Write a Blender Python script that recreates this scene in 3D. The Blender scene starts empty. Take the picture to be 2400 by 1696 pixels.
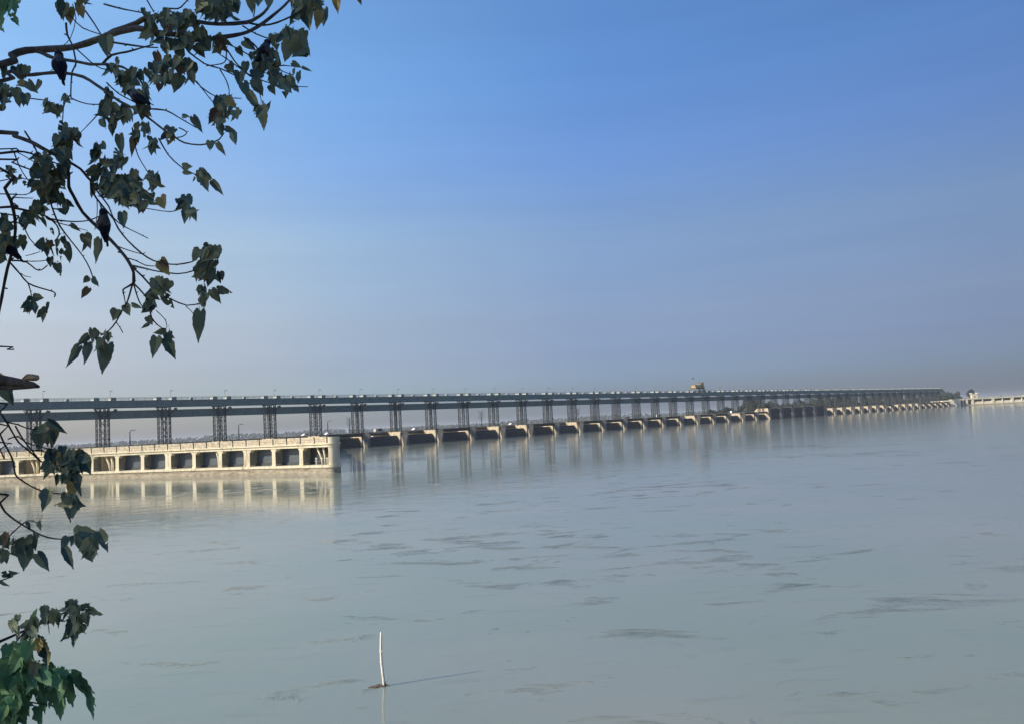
import bpy, math, random
import numpy as np
from mathutils import Vector, Matrix, Quaternion
random.seed(7)
R = math.radians
scn = bpy.context.scene
COL = scn.collection
# ------------------------------------------------------------------ camera
CAM_H = 7.0; FPX = 1970.0; W0, H0 = 2400.0, 1696.0
ROLL = math.atan(0.0516); PITCH = math.atan(143.0/FPX)
cf = Vector((0, math.cos(PITCH), math.sin(PITCH)))
cu0 = Vector((0, -math.sin(PITCH), math.cos(PITCH)))
cr0 = Vector((1, 0, 0))
cr = cr0*math.cos(ROLL) - cu0*math.sin(ROLL)
cu = cr0*math.sin(ROLL) + cu0*math.cos(ROLL)
cam_d = bpy.data.cameras.new("camera")
cam = bpy.data.objects.new("camera", cam_d); COL.objects.link(cam)
m = Matrix((cr, cu, -cf)).transposed().to_4x4(); m.translation = Vector((0, 0, CAM_H))
cam.matrix_world = m
cam_d.sensor_width = 36; cam_d.lens = 36*FPX/W0
cam_d.clip_start = 0.1; cam_d.clip_end = 40000
scn.camera = cam
# ------------------------------------------------------------------ world, sun, exposure
SUN_EL = 27.0
sun_h = Vector((-0.94, -0.34, 0)).normalized()
to_sun = Vector((sun_h.x*math.cos(R(SUN_EL)), sun_h.y*math.cos(R(SUN_EL)), math.sin(R(SUN_EL))))
world = bpy.data.worlds.new("World"); scn.world = world; world.use_nodes = True
nt = world.node_tree; nt.nodes.clear()
out = nt.nodes.new('ShaderNodeOutputWorld'); bg = nt.nodes.new('ShaderNodeBackground')
sky = nt.nodes.new('ShaderNodeTexSky'); sky.sky_type = 'NISHITA'; sky.sun_disc = False
sky.sun_elevation = R(SUN_EL); sky.sun_rotation = math.atan2(sun_h.x, sun_h.y)
sky.altitude = 100; sky.air_density = 1.3; sky.dust_density = 1.0; sky.ozone_density = 3.0
bg.inputs['Strength'].default_value = 0.08
RAMPZ = [(0.000, (0.68, 0.87, 1.63)), (0.045, (0.72, 0.93, 1.72)), (0.075, (0.80, 0.89, 1.54)), (0.122, (1.03, 1.03, 1.47)), (0.215, (1.30, 1.33, 1.66)), (0.300, (1.24, 1.47, 2.11)), (0.390, (1.21, 1.65, 2.35)), (0.441, (1.25, 1.70, 2.37)), (1.000, (1.10, 1.40, 1.80))]
RAMPX = [(0.0, (2.0, 1.75, 1.4)), (.25, (2.05, 1.70, 1.28)), (.36, (1.74, 1.54, 1.24)), (.405, (1.50, 1.41, 1.22)), (.55, (1.0,)*3), (.755, (.66, .65, .66)), (1.0, (.55,)*3)]
def wramp(pts, src):
    r = nt.nodes.new('ShaderNodeValToRGB'); el = r.color_ramp.elements
    while len(el) < len(pts): el.new(.5)
    for e, (p, c) in zip(el, pts): e.position = p; e.color = (*c, 1)
    nt.links.new(src, r.inputs[0]); return r.outputs[0]
def wmul(a, b_):
    mm = nt.nodes.new('ShaderNodeVectorMath'); mm.operation = 'MULTIPLY'; nt.links.new(a, mm.inputs[0]); nt.links.new(b_, mm.inputs[1]); return mm.outputs[0]
tcw = nt.nodes.new('ShaderNodeTexCoord'); sp = nt.nodes.new('ShaderNodeSeparateXYZ'); nt.links.new(tcw.outputs['Generated'], sp.inputs[0])
mr = nt.nodes.new('ShaderNodeMapRange'); mr.inputs['From Min'].default_value = -1; mr.inputs['From Max'].default_value = 1; nt.links.new(sp.outputs['X'], mr.inputs[0])
nz = nt.nodes.new('ShaderNodeTexNoise'); nz.inputs['Scale'].default_value = 2.2; nz.inputs['Detail'].default_value = 4
mpw = nt.nodes.new('ShaderNodeMapping'); mpw.inputs['Scale'].default_value = (1, 1, 14); nt.links.new(tcw.outputs['Generated'], mpw.inputs[0]); nt.links.new(mpw.outputs[0], nz.inputs[0])
streak = wramp([(.3, (.965, .965, .97)), (.7, (1.035, 1.03, 1.025))], nz.outputs[0])
skyc = wmul(wmul(wmul(sky.outputs[0], streak), wramp(RAMPZ, sp.outputs['Z'])), wramp(RAMPX, mr.outputs[0]))
nt.links.new(skyc, bg.inputs[0]); nt.links.new(bg.outputs[0], out.inputs[0])
sl = bpy.data.lights.new("sun", 'SUN'); sl.energy = 4.9; sl.angle = R(0.6); sl.color = (1.0, 0.85, 0.62)
so = bpy.data.objects.new("sun", sl); COL.objects.link(so)
so.rotation_euler = (-to_sun).to_track_quat('-Z', 'Y').to_euler(); so.location = (-50, -50, 60)
scn.view_settings.view_transform = 'Standard'; scn.view_settings.look = 'None'
scn.view_settings.exposure = 0.0; scn.view_settings.gamma = 1.0
scn.render.engine = 'CYCLES'
# ------------------------------------------------------------------ helpers
def at(px, py, d):
    return Vector((0, 0, CAM_H)) + (cf + cr*((px-W0/2)/FPX) + cu*((H0/2-py)/FPX))*d
def ground(px, py, z=0.0):
    r = cf + cr*((px-W0/2)/FPX) + cu*((H0/2-py)/FPX)
    return Vector((0, 0, CAM_H)) + r*((z-CAM_H)/r.z)
def tag(o, label=None, cat=None, group=None, kind=None):
    if label: o['label'] = label
    if cat: o['category'] = cat
    if group: o['group'] = group
    if kind: o['kind'] = kind
    return o
def empty(name, loc=(0, 0, 0), rz=0.0, label=None, cat=None, group=None):
    o = bpy.data.objects.new(name, None); COL.objects.link(o); o.location = loc; o.rotation_euler = (0, 0, rz)
    o.empty_display_size = 0.3
    return tag(o, label, cat, group)
class MB:
    def __init__(s): s.v = []; s.f = []; s.m = []; s.sm = []
    def add(s, vs, fs, mi=0, smooth=False):
        n = len(s.v); s.v += [tuple(p) for p in vs]
        for f in fs: s.f.append(tuple(i+n for i in f)); s.m.append(mi); s.sm.append(smooth)
    def hexa(s, c, mi=0):   # c = 8 corners: bottom 4 (ccw), top 4
        s.add(c, [(3, 2, 1, 0), (4, 5, 6, 7), (0, 1, 5, 4), (1, 2, 6, 5), (2, 3, 7, 6), (3, 0, 4, 7)], mi)
    def box(s, x0, x1, y0, y1, z0, z1, mi=0, fn=None):
        c = [(x0, y0, z0), (x1, y0, z0), (x1, y1, z0), (x0, y1, z0), (x0, y0, z1), (x1, y0, z1), (x1, y1, z1), (x0, y1, z1)]
        if fn: c = [fn(*p) for p in c]
        s.hexa(c, mi)
    def tube(s, pts, rad, n=6, mi=0, cap=True, smooth=True):
        pts = [Vector(p) for p in pts]; k = len(pts)
        if not hasattr(rad, '__len__'): rad = [rad]*k
        ref = None; rings = []
        for i, p in enumerate(pts):
            t = (pts[min(i+1, k-1)] - pts[max(i-1, 0)]).normalized()
            if ref is None:
                ref = Vector((0, 0, 1)) if abs(t.z) < .9 else Vector((1, 0, 0))
            a = t.cross(ref).normalized(); b = a.cross(t).normalized(); ref = b
            rings.append([p + (a*math.cos(2*math.pi*j/n) + b*math.sin(2*math.pi*j/n))*rad[i] for j in range(n)])
        vs = [q for r in rings for q in r]; fs = []
        for i in range(k-1):
            for j in range(n):
                fs.append((i*n+j, i*n+(j+1) % n, (i+1)*n+(j+1) % n, (i+1)*n+j))
        if cap: fs.append(tuple(range(n-1, -1, -1))); fs.append(tuple((k-1)*n+j for j in range(n)))
        s.add(vs, fs, mi, smooth)
    def bar(s, a, b, w, mi=0):   # square bar
        s.tube([a, b], w*.7071, 4, mi, True, False)
    def build(s, name, mats, parent=None, local=True, loc=None):
        me = bpy.data.meshes.new(name)
        off = Vector((0, 0, 0))
        if not local:
            p = parent
            while p is not None: off += p.location; p = p.parent
        me.from_pydata([(v[0]-off.x, v[1]-off.y, v[2]-off.z) for v in s.v], [], s.f)
        if not isinstance(mats, (list, tuple)): mats = [mats]
        for q in mats: me.materials.append(q)
        me.polygons.foreach_set('material_index', s.m); me.polygons.foreach_set('use_smooth', s.sm)
        me.update()
        o = bpy.data.objects.new(name, me); COL.objects.link(o)
        if parent: o.parent = parent
        if loc is not None: o.location = loc
        return o
def dup(o, parent, loc, rot=None, scale=None):
    c = o.copy(); COL.objects.link(c); c.parent = parent; c.location = loc
    if rot is not None: c.rotation_euler = rot
    if scale is not None: c.scale = scale
    return c
def copy_tree(o, parent=None):
    c = o.copy(); COL.objects.link(c); c.parent = parent
    for ch in list(o.children): copy_tree(ch, c)
    return c
# ------------------------------------------------------------------ materials
def mat(name, c1, c2=None, rough=0.85, scale=1.0, bump=0.0, stretch=(1, 1, 1), metal=0.0, c3=None, spec=0.5, detail=6):
    m = bpy.data.materials.new(name); m.use_nodes = True; t = m.node_tree; b = t.nodes['Principled BSDF']
    b.inputs['Roughness'].default_value = rough; b.inputs['Metallic'].default_value = metal
    b.inputs['Specular IOR Level'].default_value = spec
    if c2 is None: b.inputs['Base Color'].default_value = (*c1, 1); return m
    tc = t.nodes.new('ShaderNodeTexCoord'); mp = t.nodes.new('ShaderNodeMapping'); mp.inputs['Scale'].default_value = stretch
    n = t.nodes.new('ShaderNodeTexNoise'); n.inputs['Scale'].default_value = scale; n.inputs['Detail'].default_value = detail
    r = t.nodes.new('ShaderNodeValToRGB'); r.color_ramp.elements[0].position = .35; r.color_ramp.elements[1].position = .65
    r.color_ramp.elements[0].color = (*c1, 1); r.color_ramp.elements[1].color = (*c2, 1)
    if c3:
        e = r.color_ramp.elements.new(.3); e.color = (*c3, 1); r.color_ramp.elements[0].position = .22
        r.color_ramp.elements[0].color = (*c3, 1); r.color_ramp.elements[1].position = .40; r.color_ramp.elements[1].color = (*c1, 1)
    t.links.new(tc.outputs['Object'], mp.inputs[0]); t.links.new(mp.outputs[0], n.inputs[0])
    t.links.new(n.outputs[0], r.inputs[0]); t.links.new(r.outputs[0], b.inputs['Base Color'])
    if bump:
        bp = t.nodes.new('ShaderNodeBump'); bp.inputs['Strength'].default_value = bump; bp.inputs['Distance'].default_value = .1
        t.links.new(n.outputs[0], bp.inputs['Height']); t.links.new(bp.outputs[0], b.inputs['Normal'])
    return m
M = {}
M['cream'] = mat('lime_washed_concrete', (.58, .52, .38), (.72, .66, .50), .9, 1.3, .3, (1, 1, .22), c3=(.26, .21, .15))
M['cream2'] = mat('stained_parapet', (.46, .39, .29), (.64, .57, .43), .9, 2.2, .3, (1, 1, .8), c3=(.16, .12, .08))
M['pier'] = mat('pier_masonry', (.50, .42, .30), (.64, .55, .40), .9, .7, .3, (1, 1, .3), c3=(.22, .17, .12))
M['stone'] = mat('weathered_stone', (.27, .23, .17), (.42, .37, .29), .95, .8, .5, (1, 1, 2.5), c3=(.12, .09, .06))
M['pillar_shade'] = mat('shade_olive_concrete', (.15, .155, .12), (.26, .25, .19), .95, 1.3, .3, (1, 1, .5))  # olive darkening painted as shade for the unlit pillar sides
M['nose'] = mat('shade_grey_nose', (.10, .10, .09), (.19, .18, .16), .95, .9, .4, (1, 1, .5))  # darker grey puts shade into the nose colour; pier caps share it
M['rubble'] = mat('brown_rubble', (.05, .04, .032), (.16, .13, .11), .95, 1.2, .5)
M['steel'] = mat('blue_grey_painted_steel', (.125, .185, .19), (.16, .225, .225), .6, .6, 0, (1, 1, 1), spec=.3)
M['lattice'] = mat('dark_lattice_steel', (.020, .030, .037), (.036, .048, .056), .6, 2.0)
M['dark'] = mat('black_gate_steel', (.012, .015, .018), (.025, .03, .035), .7, 1.0)
M['bluegate'] = mat('slate_blue_gate', (.045, .066, .092), (.06, .085, .11), .55, .8, 0, (1, 1, .5))
M['white'] = mat('white_paint', (.72, .72, .68), (.8, .8, .76), .5, 3.0)
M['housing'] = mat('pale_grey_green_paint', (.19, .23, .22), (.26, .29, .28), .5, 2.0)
M['housing_end'] = mat('sunlit_housing_end', (.36, .38, .36), (.44, .46, .44), .6, 2.0)  # paler grey puts sunlight into the left end's colour; lamp posts reuse it
M['road'] = mat('dusty_road', (.30, .26, .21), (.42, .37, .30), .95, .3)
M['asphalt'] = mat('asphalt', (.05, .05, .05), (.07, .07, .068), .95, 1.0)
M['yellow'] = mat('ochre_yellow_paint', (.36, .25, .09), (.46, .33, .13), .6, 1.5)
M['glass'] = mat('dark_glass', (.02, .025, .03), rough=.08)
M['rubber'] = mat('rubber', (.02, .02, .02))
M['sand'] = mat('sand', (.34, .29, .23), (.44, .38, .31), .95, .01, 0, (1, 1, 1))
M['earth'] = mat('river_bank_earth', (.14, .11, .07), (.22, .18, .12), .95, .8, .6)
M['bark'] = mat('bark', (.055, .045, .038), (.12, .10, .082), .9, 14.0, .5, (1, 1, .3))
M['twig'] = mat('dark_twig', (.03, .026, .024), (.06, .05, .042), .9, 20.0)
M['snag'] = mat('weathered_wood', (.30, .19, .10), (.48, .33, .20), .85, 9.0, .4, (1, 4, 4))
M['stake'] = mat('pale_dry_wood', (.74, .70, .60), (.84, .80, .72), .8, 5.0, .2)
M['feather'] = mat('blue_black_feathers', (.010, .014, .026), (.016, .021, .036), .8, 30.0, spec=.15)
M['neck'] = mat('grey_neck_feathers', (.035, .035, .04), (.06, .058, .06), .6, 40.0)
M['beak'] = mat('black_beak', (.012, .012, .014), rough=.35)
def leaf_mat(name, ca, cb, cc, trans=.12):
    m = bpy.data.materials.new(name); m.use_nodes = True; t = m.node_tree; b = t.nodes['Principled BSDF']
    g = t.nodes.new('ShaderNodeNewGeometry'); r = t.nodes.new('ShaderNodeValToRGB')
    r.color_ramp.elements[0].color = (*ca, 1); r.color_ramp.elements[1].color = (*cb, 1); r.color_ramp.elements[0].position = .1
    e = r.color_ramp.elements.new(.97); e.color = (*cc, 1); r.color_ramp.elements[1].position = .85
    t.links.new(g.outputs['Random Per Island'], r.inputs[0])
    tc = t.nodes.new('ShaderNodeTexCoord'); n = t.nodes.new('ShaderNodeTexNoise'); n.inputs['Scale'].default_value = 25
    mx = t.nodes.new('ShaderNodeMix'); mx.data_type = 'RGBA'; mx.blend_type = 'MULTIPLY'; mx.inputs[0].default_value = .7
    r2 = t.nodes.new('ShaderNodeValToRGB'); r2.color_ramp.elements[0].color = (.55, .55, .5, 1); r2.color_ramp.elements[1].color = (1.25, 1.2, 1.1, 1)
    t.links.new(tc.outputs['Object'], n.inputs[0]); t.links.new(n.outputs[0], r2.inputs[0])
    t.links.new(r.outputs[0], mx.inputs[6]); t.links.new(r2.outputs[0], mx.inputs[7]); t.links.new(mx.outputs[2], b.inputs['Base Color'])
    b.inputs['Roughness'].default_value = .55; b.inputs['Specular IOR Level'].default_value = .3
    tr = t.nodes.new('ShaderNodeBsdfTranslucent'); ms = t.nodes.new('ShaderNodeMixShader'); ms.inputs[0].default_value = trans
    t.links.new(mx.outputs[2], tr.inputs[0]); o = t.nodes['Material Output']
    t.links.new(b.outputs[0], ms.inputs[1]); t.links.new(tr.outputs[0], ms.inputs[2]); t.links.new(ms.outputs[0], o.inputs[0])
    return m
M['leaf'] = leaf_mat('dull_green_leaf', (.046, .100, .098), (.092, .165, .145), (.27, .29, .17), .10)
M['leaf_y'] = leaf_mat('yellowing_leaf', (.22, .20, .07), (.30, .26, .10), (.32, .24, .10))
M['leaf_b'] = leaf_mat('withered_brown_leaf', (.10, .065, .04), (.16, .10, .06), (.16, .11, .06))
M['leaf_g'] = leaf_mat('fresh_green_leaf', (.07, .21, .13), (.12, .30, .18), (.19, .32, .14), .2)
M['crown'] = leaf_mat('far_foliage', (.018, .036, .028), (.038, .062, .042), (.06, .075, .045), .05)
M['wood'] = leaf_mat('haze_paled_foliage', (.055, .08, .075), (.075, .10, .09), (.08, .10, .09), .05)  # paler, bluer green carries distance haze in the colour
# water
wm = bpy.data.materials.new('river_water'); wm.use_nodes = True; t = wm.node_tree; b = t.nodes['Principled BSDF']
geo = t.nodes.new('ShaderNodeNewGeometry')
def wnoise(scale, stretch, detail=4, rough=.5, dist=0.0):
    mp = t.nodes.new('ShaderNodeMapping'); mp.inputs['Scale'].default_value = stretch
    n = t.nodes.new('ShaderNodeTexNoise'); n.inputs['Scale'].default_value = scale; n.inputs['Detail'].default_value = detail
    n.inputs['Roughness'].default_value = rough; n.inputs['Distortion'].default_value = dist
    t.links.new(geo.outputs['Position'], mp.inputs[0]); t.links.new(mp.outputs[0], n.inputs[0]); return n
def ramp(src, p0, p1, c0=(0, 0, 0, 1), c1=(1, 1, 1, 1)):
    r = t.nodes.new('ShaderNodeValToRGB'); r.color_ramp.elements[0].position = p0; r.color_ramp.elements[1].position = p1
    r.color_ramp.elements[0].color = c0; r.color_ramp.elements[1].color = c1; t.links.new(src, r.inputs[0]); return r
def math_(op, a, bb):
    n = t.nodes.new('ShaderNodeMath'); n.operation = op
    for k, x in enumerate((a, bb)):
        if isinstance(x, (int, float)): n.inputs[k].default_value = x
        else: t.links.new(x, n.inputs[k])
    return n.outputs[0]
fine = wnoise(2.2, (1, 1, 1), 3); mid = wnoise(.35, (.8, 1, 1), 3)
pn = wnoise(.42, (.55, 1.0, 1), 6, .62, .5); big = wnoise(.035, (.6, 1, 1), 3)
st_n = wnoise(1.15, (.30, 1.15, 1), 3, .6, .3)
stroke = ramp(st_n.outputs[0], .60, .68)
patch = ramp(math_('ADD', math_('MULTIPLY', pn.outputs[0], .6), math_('MULTIPLY', big.outputs[0], .4)), .555, .63)
tone = wnoise(.07, (.8, 1, 1), 3)
body = ramp(tone.outputs[0], .35, .65, (.235, .285, .225, 1), (.285, .30, .25, 1))
mx = t.nodes.new('ShaderNodeMix'); mx.data_type = 'RGBA'
t.links.new(math_('ADD', math_('MULTIPLY', patch.outputs[0], .62), math_('MULTIPLY', stroke.outputs[0], .10)), mx.inputs[0]); t.links.new(body.outputs[0], mx.inputs[6]); mx.inputs[7].default_value = (.07, .08, .07, 1)
t.links.new(mx.outputs[2], b.inputs['Base Color'])
b.inputs['Specular Tint'].default_value = (1, .97, .82, 1); b.inputs['IOR'].default_value = 1.33; b.inputs['Roughness'].default_value = .07; b.inputs['Specular IOR Level'].default_value = .5
hgt = math_('ADD', math_('MULTIPLY', fine.outputs[0], .005), math_('MULTIPLY', mid.outputs[0], .024))
b.inputs['Coat Weight'].default_value = 0
rip2 = math_('MULTIPLY', stroke.outputs[0], .003)
rip = math_('MULTIPLY', math_('MULTIPLY', fine.outputs[0], patch.outputs[0]), .05)
bp = t.nodes.new('ShaderNodeBump'); bp.inputs['Strength'].default_value = 1.0; bp.inputs['Distance'].default_value = 1.0
t.links.new(math_('ADD', math_('ADD', hgt, rip2), rip), bp.inputs['Height']); t.links.new(bp.outputs[0], b.inputs['Normal'])
M['water'] = wm
# ------------------------------------------------------------------ setting
FAR = 11000
w = MB(); w.add([(-FAR, -600, 0), (FAR, -600, 0), (FAR, FAR, 0), (-FAR, FAR, 0)], [(0, 1, 2, 3)])
tag(w.build('water', M['water']), kind='structure')
# bank under the camera
w = MB(); nx, ny = 60, 40; xs = [-60+2*i for i in range(nx+1)]; ys = [-60+2*j for j in range(ny+1)]
for y in ys:
    for x in xs:
        e = 0.0 if x > -3 else (5.5 if x < -7 else 5.5*(-3-x)/4)
        z = 5.3 + .12*math.sin(x*1.3+y) + .1*math.sin(y*.9) if y < e else max(-1.6, 5.3-(y-e)*1.15)
        w.add([(x, y, z)], [])
for j in range(ny):
    for i in range(nx):
        a = j*(nx+1)+i; w.f.append((a, a+1, a+nx+2, a+nx+1)); w.m.append(0); w.sm.append(True)
tag(w.build('river_bank', M['earth']), kind='structure')
# far shore beyond the barrage: low sand flats
w = MB()
fp = [(-2600, 1750), (-900, 1560), (-500, 1500), (-150, 1560), (200, 1650), (600, 1750), (1300, 1900), (2600, 2300)]
top = [Vector((x, y, .0)) for x, y in fp]
for i in range(len(fp)-1):
    a, c = fp[i], fp[i+1]
    for (y0, z0, y1, z1) in ((0, -.5, 25, 1.2), (25, 1.2, 5000, 2.0)):
        w.add([(a[0], a[1]+y0, z0), (c[0], c[1]+y0, z0), (c[0], c[1]+y1, z1), (a[0], a[1]+y1, z1)], [(0, 1, 2, 3)])
tag(w.build('sand_flats', M['sand']), kind='structure')
# ------------------------------------------------------------------ barrage + hoist bridge (local frame: x along, y downstream)
P0 = Vector((-157.3, 279.3, 0)); UD = Vector((14.874, 16.334, 0)); L = UD.length; UH = UD.normalized()
RZ = math.atan2(UH.y, UH.x); DN = Vector((-UH.y, UH.x, 0))
def bw(s, yd, z): return P0 + UH*s + DN*yd + Vector((0, 0, z))
NB = 46; I0 = -2
bar = empty('barrage', P0, RZ, 'long river barrage with cream piers and black steel gates below the blue-grey bridge', 'barrage')
pm = MB()
ps = [(-2.75, -5.3, -3), (-.15, -5.3, -3), (-.15, 19, -3), (-2.75, 19, -3), (-2.75, -2.4, 5.95), (-.15, -5.1, 5.95), (-.15, 19, 5.95), (-2.75, 19, 5.95)]
pm.hexa(ps)
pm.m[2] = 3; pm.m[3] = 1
pm.box(-2.92, -2.74, -3.1, -2.35, -3, 5.6, 2)        # gate groove
pm.box(-2.9, 0.0, -2.3, 1.0, 5.95, 6.15, 3); pm.box(-.9, 0.0, -4.6, -2.3, 5.95, 6.05, 3)
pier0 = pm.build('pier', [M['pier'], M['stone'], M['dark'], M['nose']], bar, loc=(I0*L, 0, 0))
ptall = MB(); ptall.hexa([(-2.75, -5.3, -3), (-.15, -5.3, -3), (-.15, 19, -3), (-2.75, 19, -3), (-2.75, -3.4, 8.6), (-.15, -4.6, 8.6), (-.15, 6, 8.6), (-2.75, 6, 8.6)])
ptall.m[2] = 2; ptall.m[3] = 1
pt0 = None
TALL = set(range(24, 29))
for i in range(I0+1, NB+1):
    if i in TALL:
        if pt0 is None: pt0 = ptall.build('pier', [M['pier'], M['stone'], M['nose']], bar, loc=(i*L, 0, 0)); pt0['label'] = 'taller stained pier'
        else: dup(pt0, bar, (i*L, 0, 0))
    else: dup(pier0, bar, (i*L, 0, 0))
g = MB()   # curved gate leaf
prof = [(-1.7, -1.0), (-1.6, 0), (-1.3, 1.2), (-.8, 2.6), (.1, 4.2)]
x0, x1 = -.15, L-2.75
for k in range(len(prof)-1):
    a, c = prof[k], prof[k+1]
    g.hexa([(x0, a[0], a[1]), (x1, a[0], a[1]), (x1, a[0]+.3, a[1]), (x0, a[0]+.3, a[1]), (x0, c[0], c[1]), (x1, c[0], c[1]), (x1, c[0]+.3, c[1]), (x0, c[0]+.3, c[1])])
for q in range(1, 6):
    xx = x0+(x1-x0)*q/6; g.tube([(xx, .5, 2.6), (xx, 5.0, .6)], .15, 4)
gate0 = g.build('gate', M['dark'], bar, loc=(I0*L, 0, 0))
gt = MB(); gt.box(x0, x1, -3.0, -2.6, 4.3, 8.2); gt.box(x0, x1, -3.2, -2.6, 8.2, 8.5, 1)
for q in range(1, 6): gt.box(x0+(x1-x0)*q/6-.1, x0+(x1-x0)*q/6+.1, -3.15, -3.0, 4.3, 8.2)
gt.box(x0, x1, -2.3, -1.9, -1, 4.3)  # dark panel fills the open bay, standing in for interior shade
gtall = None
wk = MB(); wk.box(x0-2.6, x1+2.0, -2.8, -1.7, 4.62, 5.98); wk.box(x0-2.6, x1+2.0, -2.85, -1.65, 5.98, 6.06, 0)
walk0 = None
WALK = {5, 8, 11, 13, 14, 15, 16, 17, 19, 20, 22, 23, 36, 41, 42, 43, 44, 45}
rb = MB(); random.seed(3)
xx = -.1
while xx < L-2.9:
    wdt = random.uniform(.5, 1.6); rb.box(xx, min(xx+wdt-.05, L-2.8), 6.4, 6.9, 4.7, 5.5+random.uniform(-.25, .45)); xx += wdt
rub0 = None
for i in range(I0, NB):
    if i in TALL:
        if gtall is None: gtall = gt.build('gate', [M['dark'], M['steel']], bar, loc=(i*L, 0, 0)); gtall['label'] = 'gate leaf raised above a dark panel standing in for shade'
        else: dup(gtall, bar, (i*L, 0, 0))
    elif i > I0: dup(gate0, bar, (i*L, 0, 0))
    if i in WALK:
        if walk0 is None: walk0 = wk.build('walkway_beam', M['dark'], bar, loc=(i*L, 0, 0))
        else: dup(walk0, bar, (i*L, 0, 0))
    elif i not in TALL:
        if rub0 is None: rub0 = rb.build('rubble_edge', M['rubble'], bar, loc=(i*L, 0, 0))
        else: dup(rub0, bar, (i*L, 0, 0))
d = MB(); d.box((I0-3)*L, NB*L+6, 7.0, 18.5, 4.9, 5.75)
d.build('road_deck', M['road'], bar)
d = MB(); k = 0
for yy in (7.1, 18.0):
    xx = (I0-3)*L
    while xx < NB*L+4:
        d.box(xx, xx+5.2, yy, yy+.25, 5.75, 6.3+.06*random.random()); d.box(xx+5.2, xx+5.6, yy-.05, yy+.3, 5.75, 6.45); xx += 5.6
d.build('road_parapet', M['cream2'], bar)
# end abutment on the far side
d = MB(); d.hexa([(NB*L-1, 2, -2), (NB*L+8, -10.5, -2), (NB*L+9, 18, -2), (NB*L-1, 18, -2), (NB*L, 3, 7.6), (NB*L+8.5, -9, 7.6), (NB*L+9, 18, 7.6), (NB*L, 18, 7.6)])
d.m[2] = 0
d.build('abutment', M['cream'], bar)
# ---- hoist bridge
hb = empty('hoist_bridge', P0, RZ, 'blue-grey double girder bridge on lattice towers running above the barrage gates', 'bridge')
def tower_mb():
    t_ = MB(); zb, zt = 6.15, 19.5; X = (-2.9, 0); Y = (0, 4.3)
    for x in X:
        for y in Y: t_.box(x-.16, x+.16, y-.16, y+.16, zb, zt)
        nz = 8; dz = (zt-zb)/nz
        ym = [0, 1.4, 2.9, 4.3]
        for (ya, yb) in ((0, 1.35), (2.95, 4.3)):
            for q in range(nz):
                z = zb+q*dz
                t_.bar((x, ya, z), (x, yb, z+dz), .13); t_.bar((x, yb, z), (x, ya, z+dz), .13); t_.bar((x, ya, z), (x, yb, z), .12)
        for y in (1.35, 2.95): t_.box(x-.1, x+.1, y-.1, y+.1, zb, zt)
    for y in Y:
        for q in range(5):
            z = zb+q*2.65
            t_.bar((X[0], y, z), (X[1], y, z+2.65), .11); t_.bar((X[1], y, z), (X[0], y, z), .11)
            if q % 2: t_.bar((X[1], y, z), (X[0], y, z+2.65), .11)
    t_.box(-3.3, .4, -.5, 4.8, zt, zt+.25); t_.box(-3.2, .3, -.4, .5, zb-.15, zb+.1); t_.box(-3.2, .3, 3.8, 4.8, zb-.15, zb+.1)
    t_.bar((-3.0, 0, 17), (-5.2, 0, 19.4), .2); t_.bar((.1, 0, 17), (2.2, 0, 19.4), .2)
    return t_
tw0 = tower_mb().build('lattice_tower', M['lattice'], hb, loc=(I0*L, 0, 0))
for i in range(I0+1, NB): dup(tw0, hb, (i*L, 0, 0))
def girder(y0, y1, z0, z1, nst):
    q = MB(); a, c = -L/2+.0, L/2-.04
    a -= 1.45; c -= 1.45
    q.box(a, c, y0+.12, y0+.28, z0, z1); q.box(a, c, y1-.28, y1-.12, z0, z1)
    q.box(a, c, y0-.02, y1+.02, z1, z1+.16); q.box(a, c, y0-.02, y0+.42, z0-.12, z0); q.box(a, c, y1-.42, y1+.02, z0-.12, z0)
    for k in range(nst+1):
        x = a+(c-a)*k/nst; x = min(max(x, a+.05), c-.05); q.box(x-.04, x+.04, y0+.03, y0+.12, z0, z1)
    q.box(a, c, y0+.3, y1-.3, z0+.25, z0+.35)
    if z0 < 18: q.box(2.6, 3.5, y0+.1, y1-.2, z1+.16, z1+.75)
    return q
gu = girder(-.5, 4.8, 19.85, 22.1, 12).build('upper_girder', M['steel'], hb, loc=(I0*L, 0, 0))
glo = girder(1.5, 2.8, 15.95, 18.55, 10).build('lower_girder', M['steel'], hb, loc=(I0*L, 0, 0))
for i in range(I0+1, NB): dup(gu, hb, (i*L, 0, 0)); dup(glo, hb, (i*L, 0, 0))
h = MB(); h.box(-.95, .95, 0, 2.6, 22.27, 23.15); h.hexa([(-1.05, -.1, 23.15), (1.05, -.1, 23.15), (1.05, 2.7, 23.15), (-1.05, 2.7, 23.15), (-.6, .2, 23.4), (.6, .2, 23.4), (.6, 2.4, 23.4), (-.6, 2.4, 23.4)])
h.m[5] = 1  # left end coloured as sunlit
h0 = h.build('hoist_housing', [M['housing'], M['housing_end']], hb, loc=(I0*L-4.2, 0, 0))
s = MB(); s.box(-.45, .45, 0, 1.5, 22.27, 23.1)
s.m[5] = 1  # left side coloured as sunlit
s0 = s.build('gear_box', [M['housing'], M['housing_end']], hb, loc=(I0*L+8.5, 0, 0))
rl = MB(); a, c = -L/2-1.45, L/2-1.45
for yy in (-.35, 4.6):
    for z in (22.85, 23.3): rl.bar((a, yy, z), (c, yy, z), .06)
    for k in range(8): rl.bar((a+(c-a)*k/8, yy, 22.26), (a+(c-a)*k/8, yy, 23.3), .07)
rail0 = rl.build('railing', M['steel'], hb, loc=(I0*L, 0, 0))
lp = MB(); lp.bar((0, 4.4, 22.3), (0, 4.4, 25.6), .07); lp.bar((0, 4.4, 25.6), (.0, 3.4, 25.9), .07); lp.box(-.35, .35, 3.0, 3.8, 25.8, 25.95)
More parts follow.
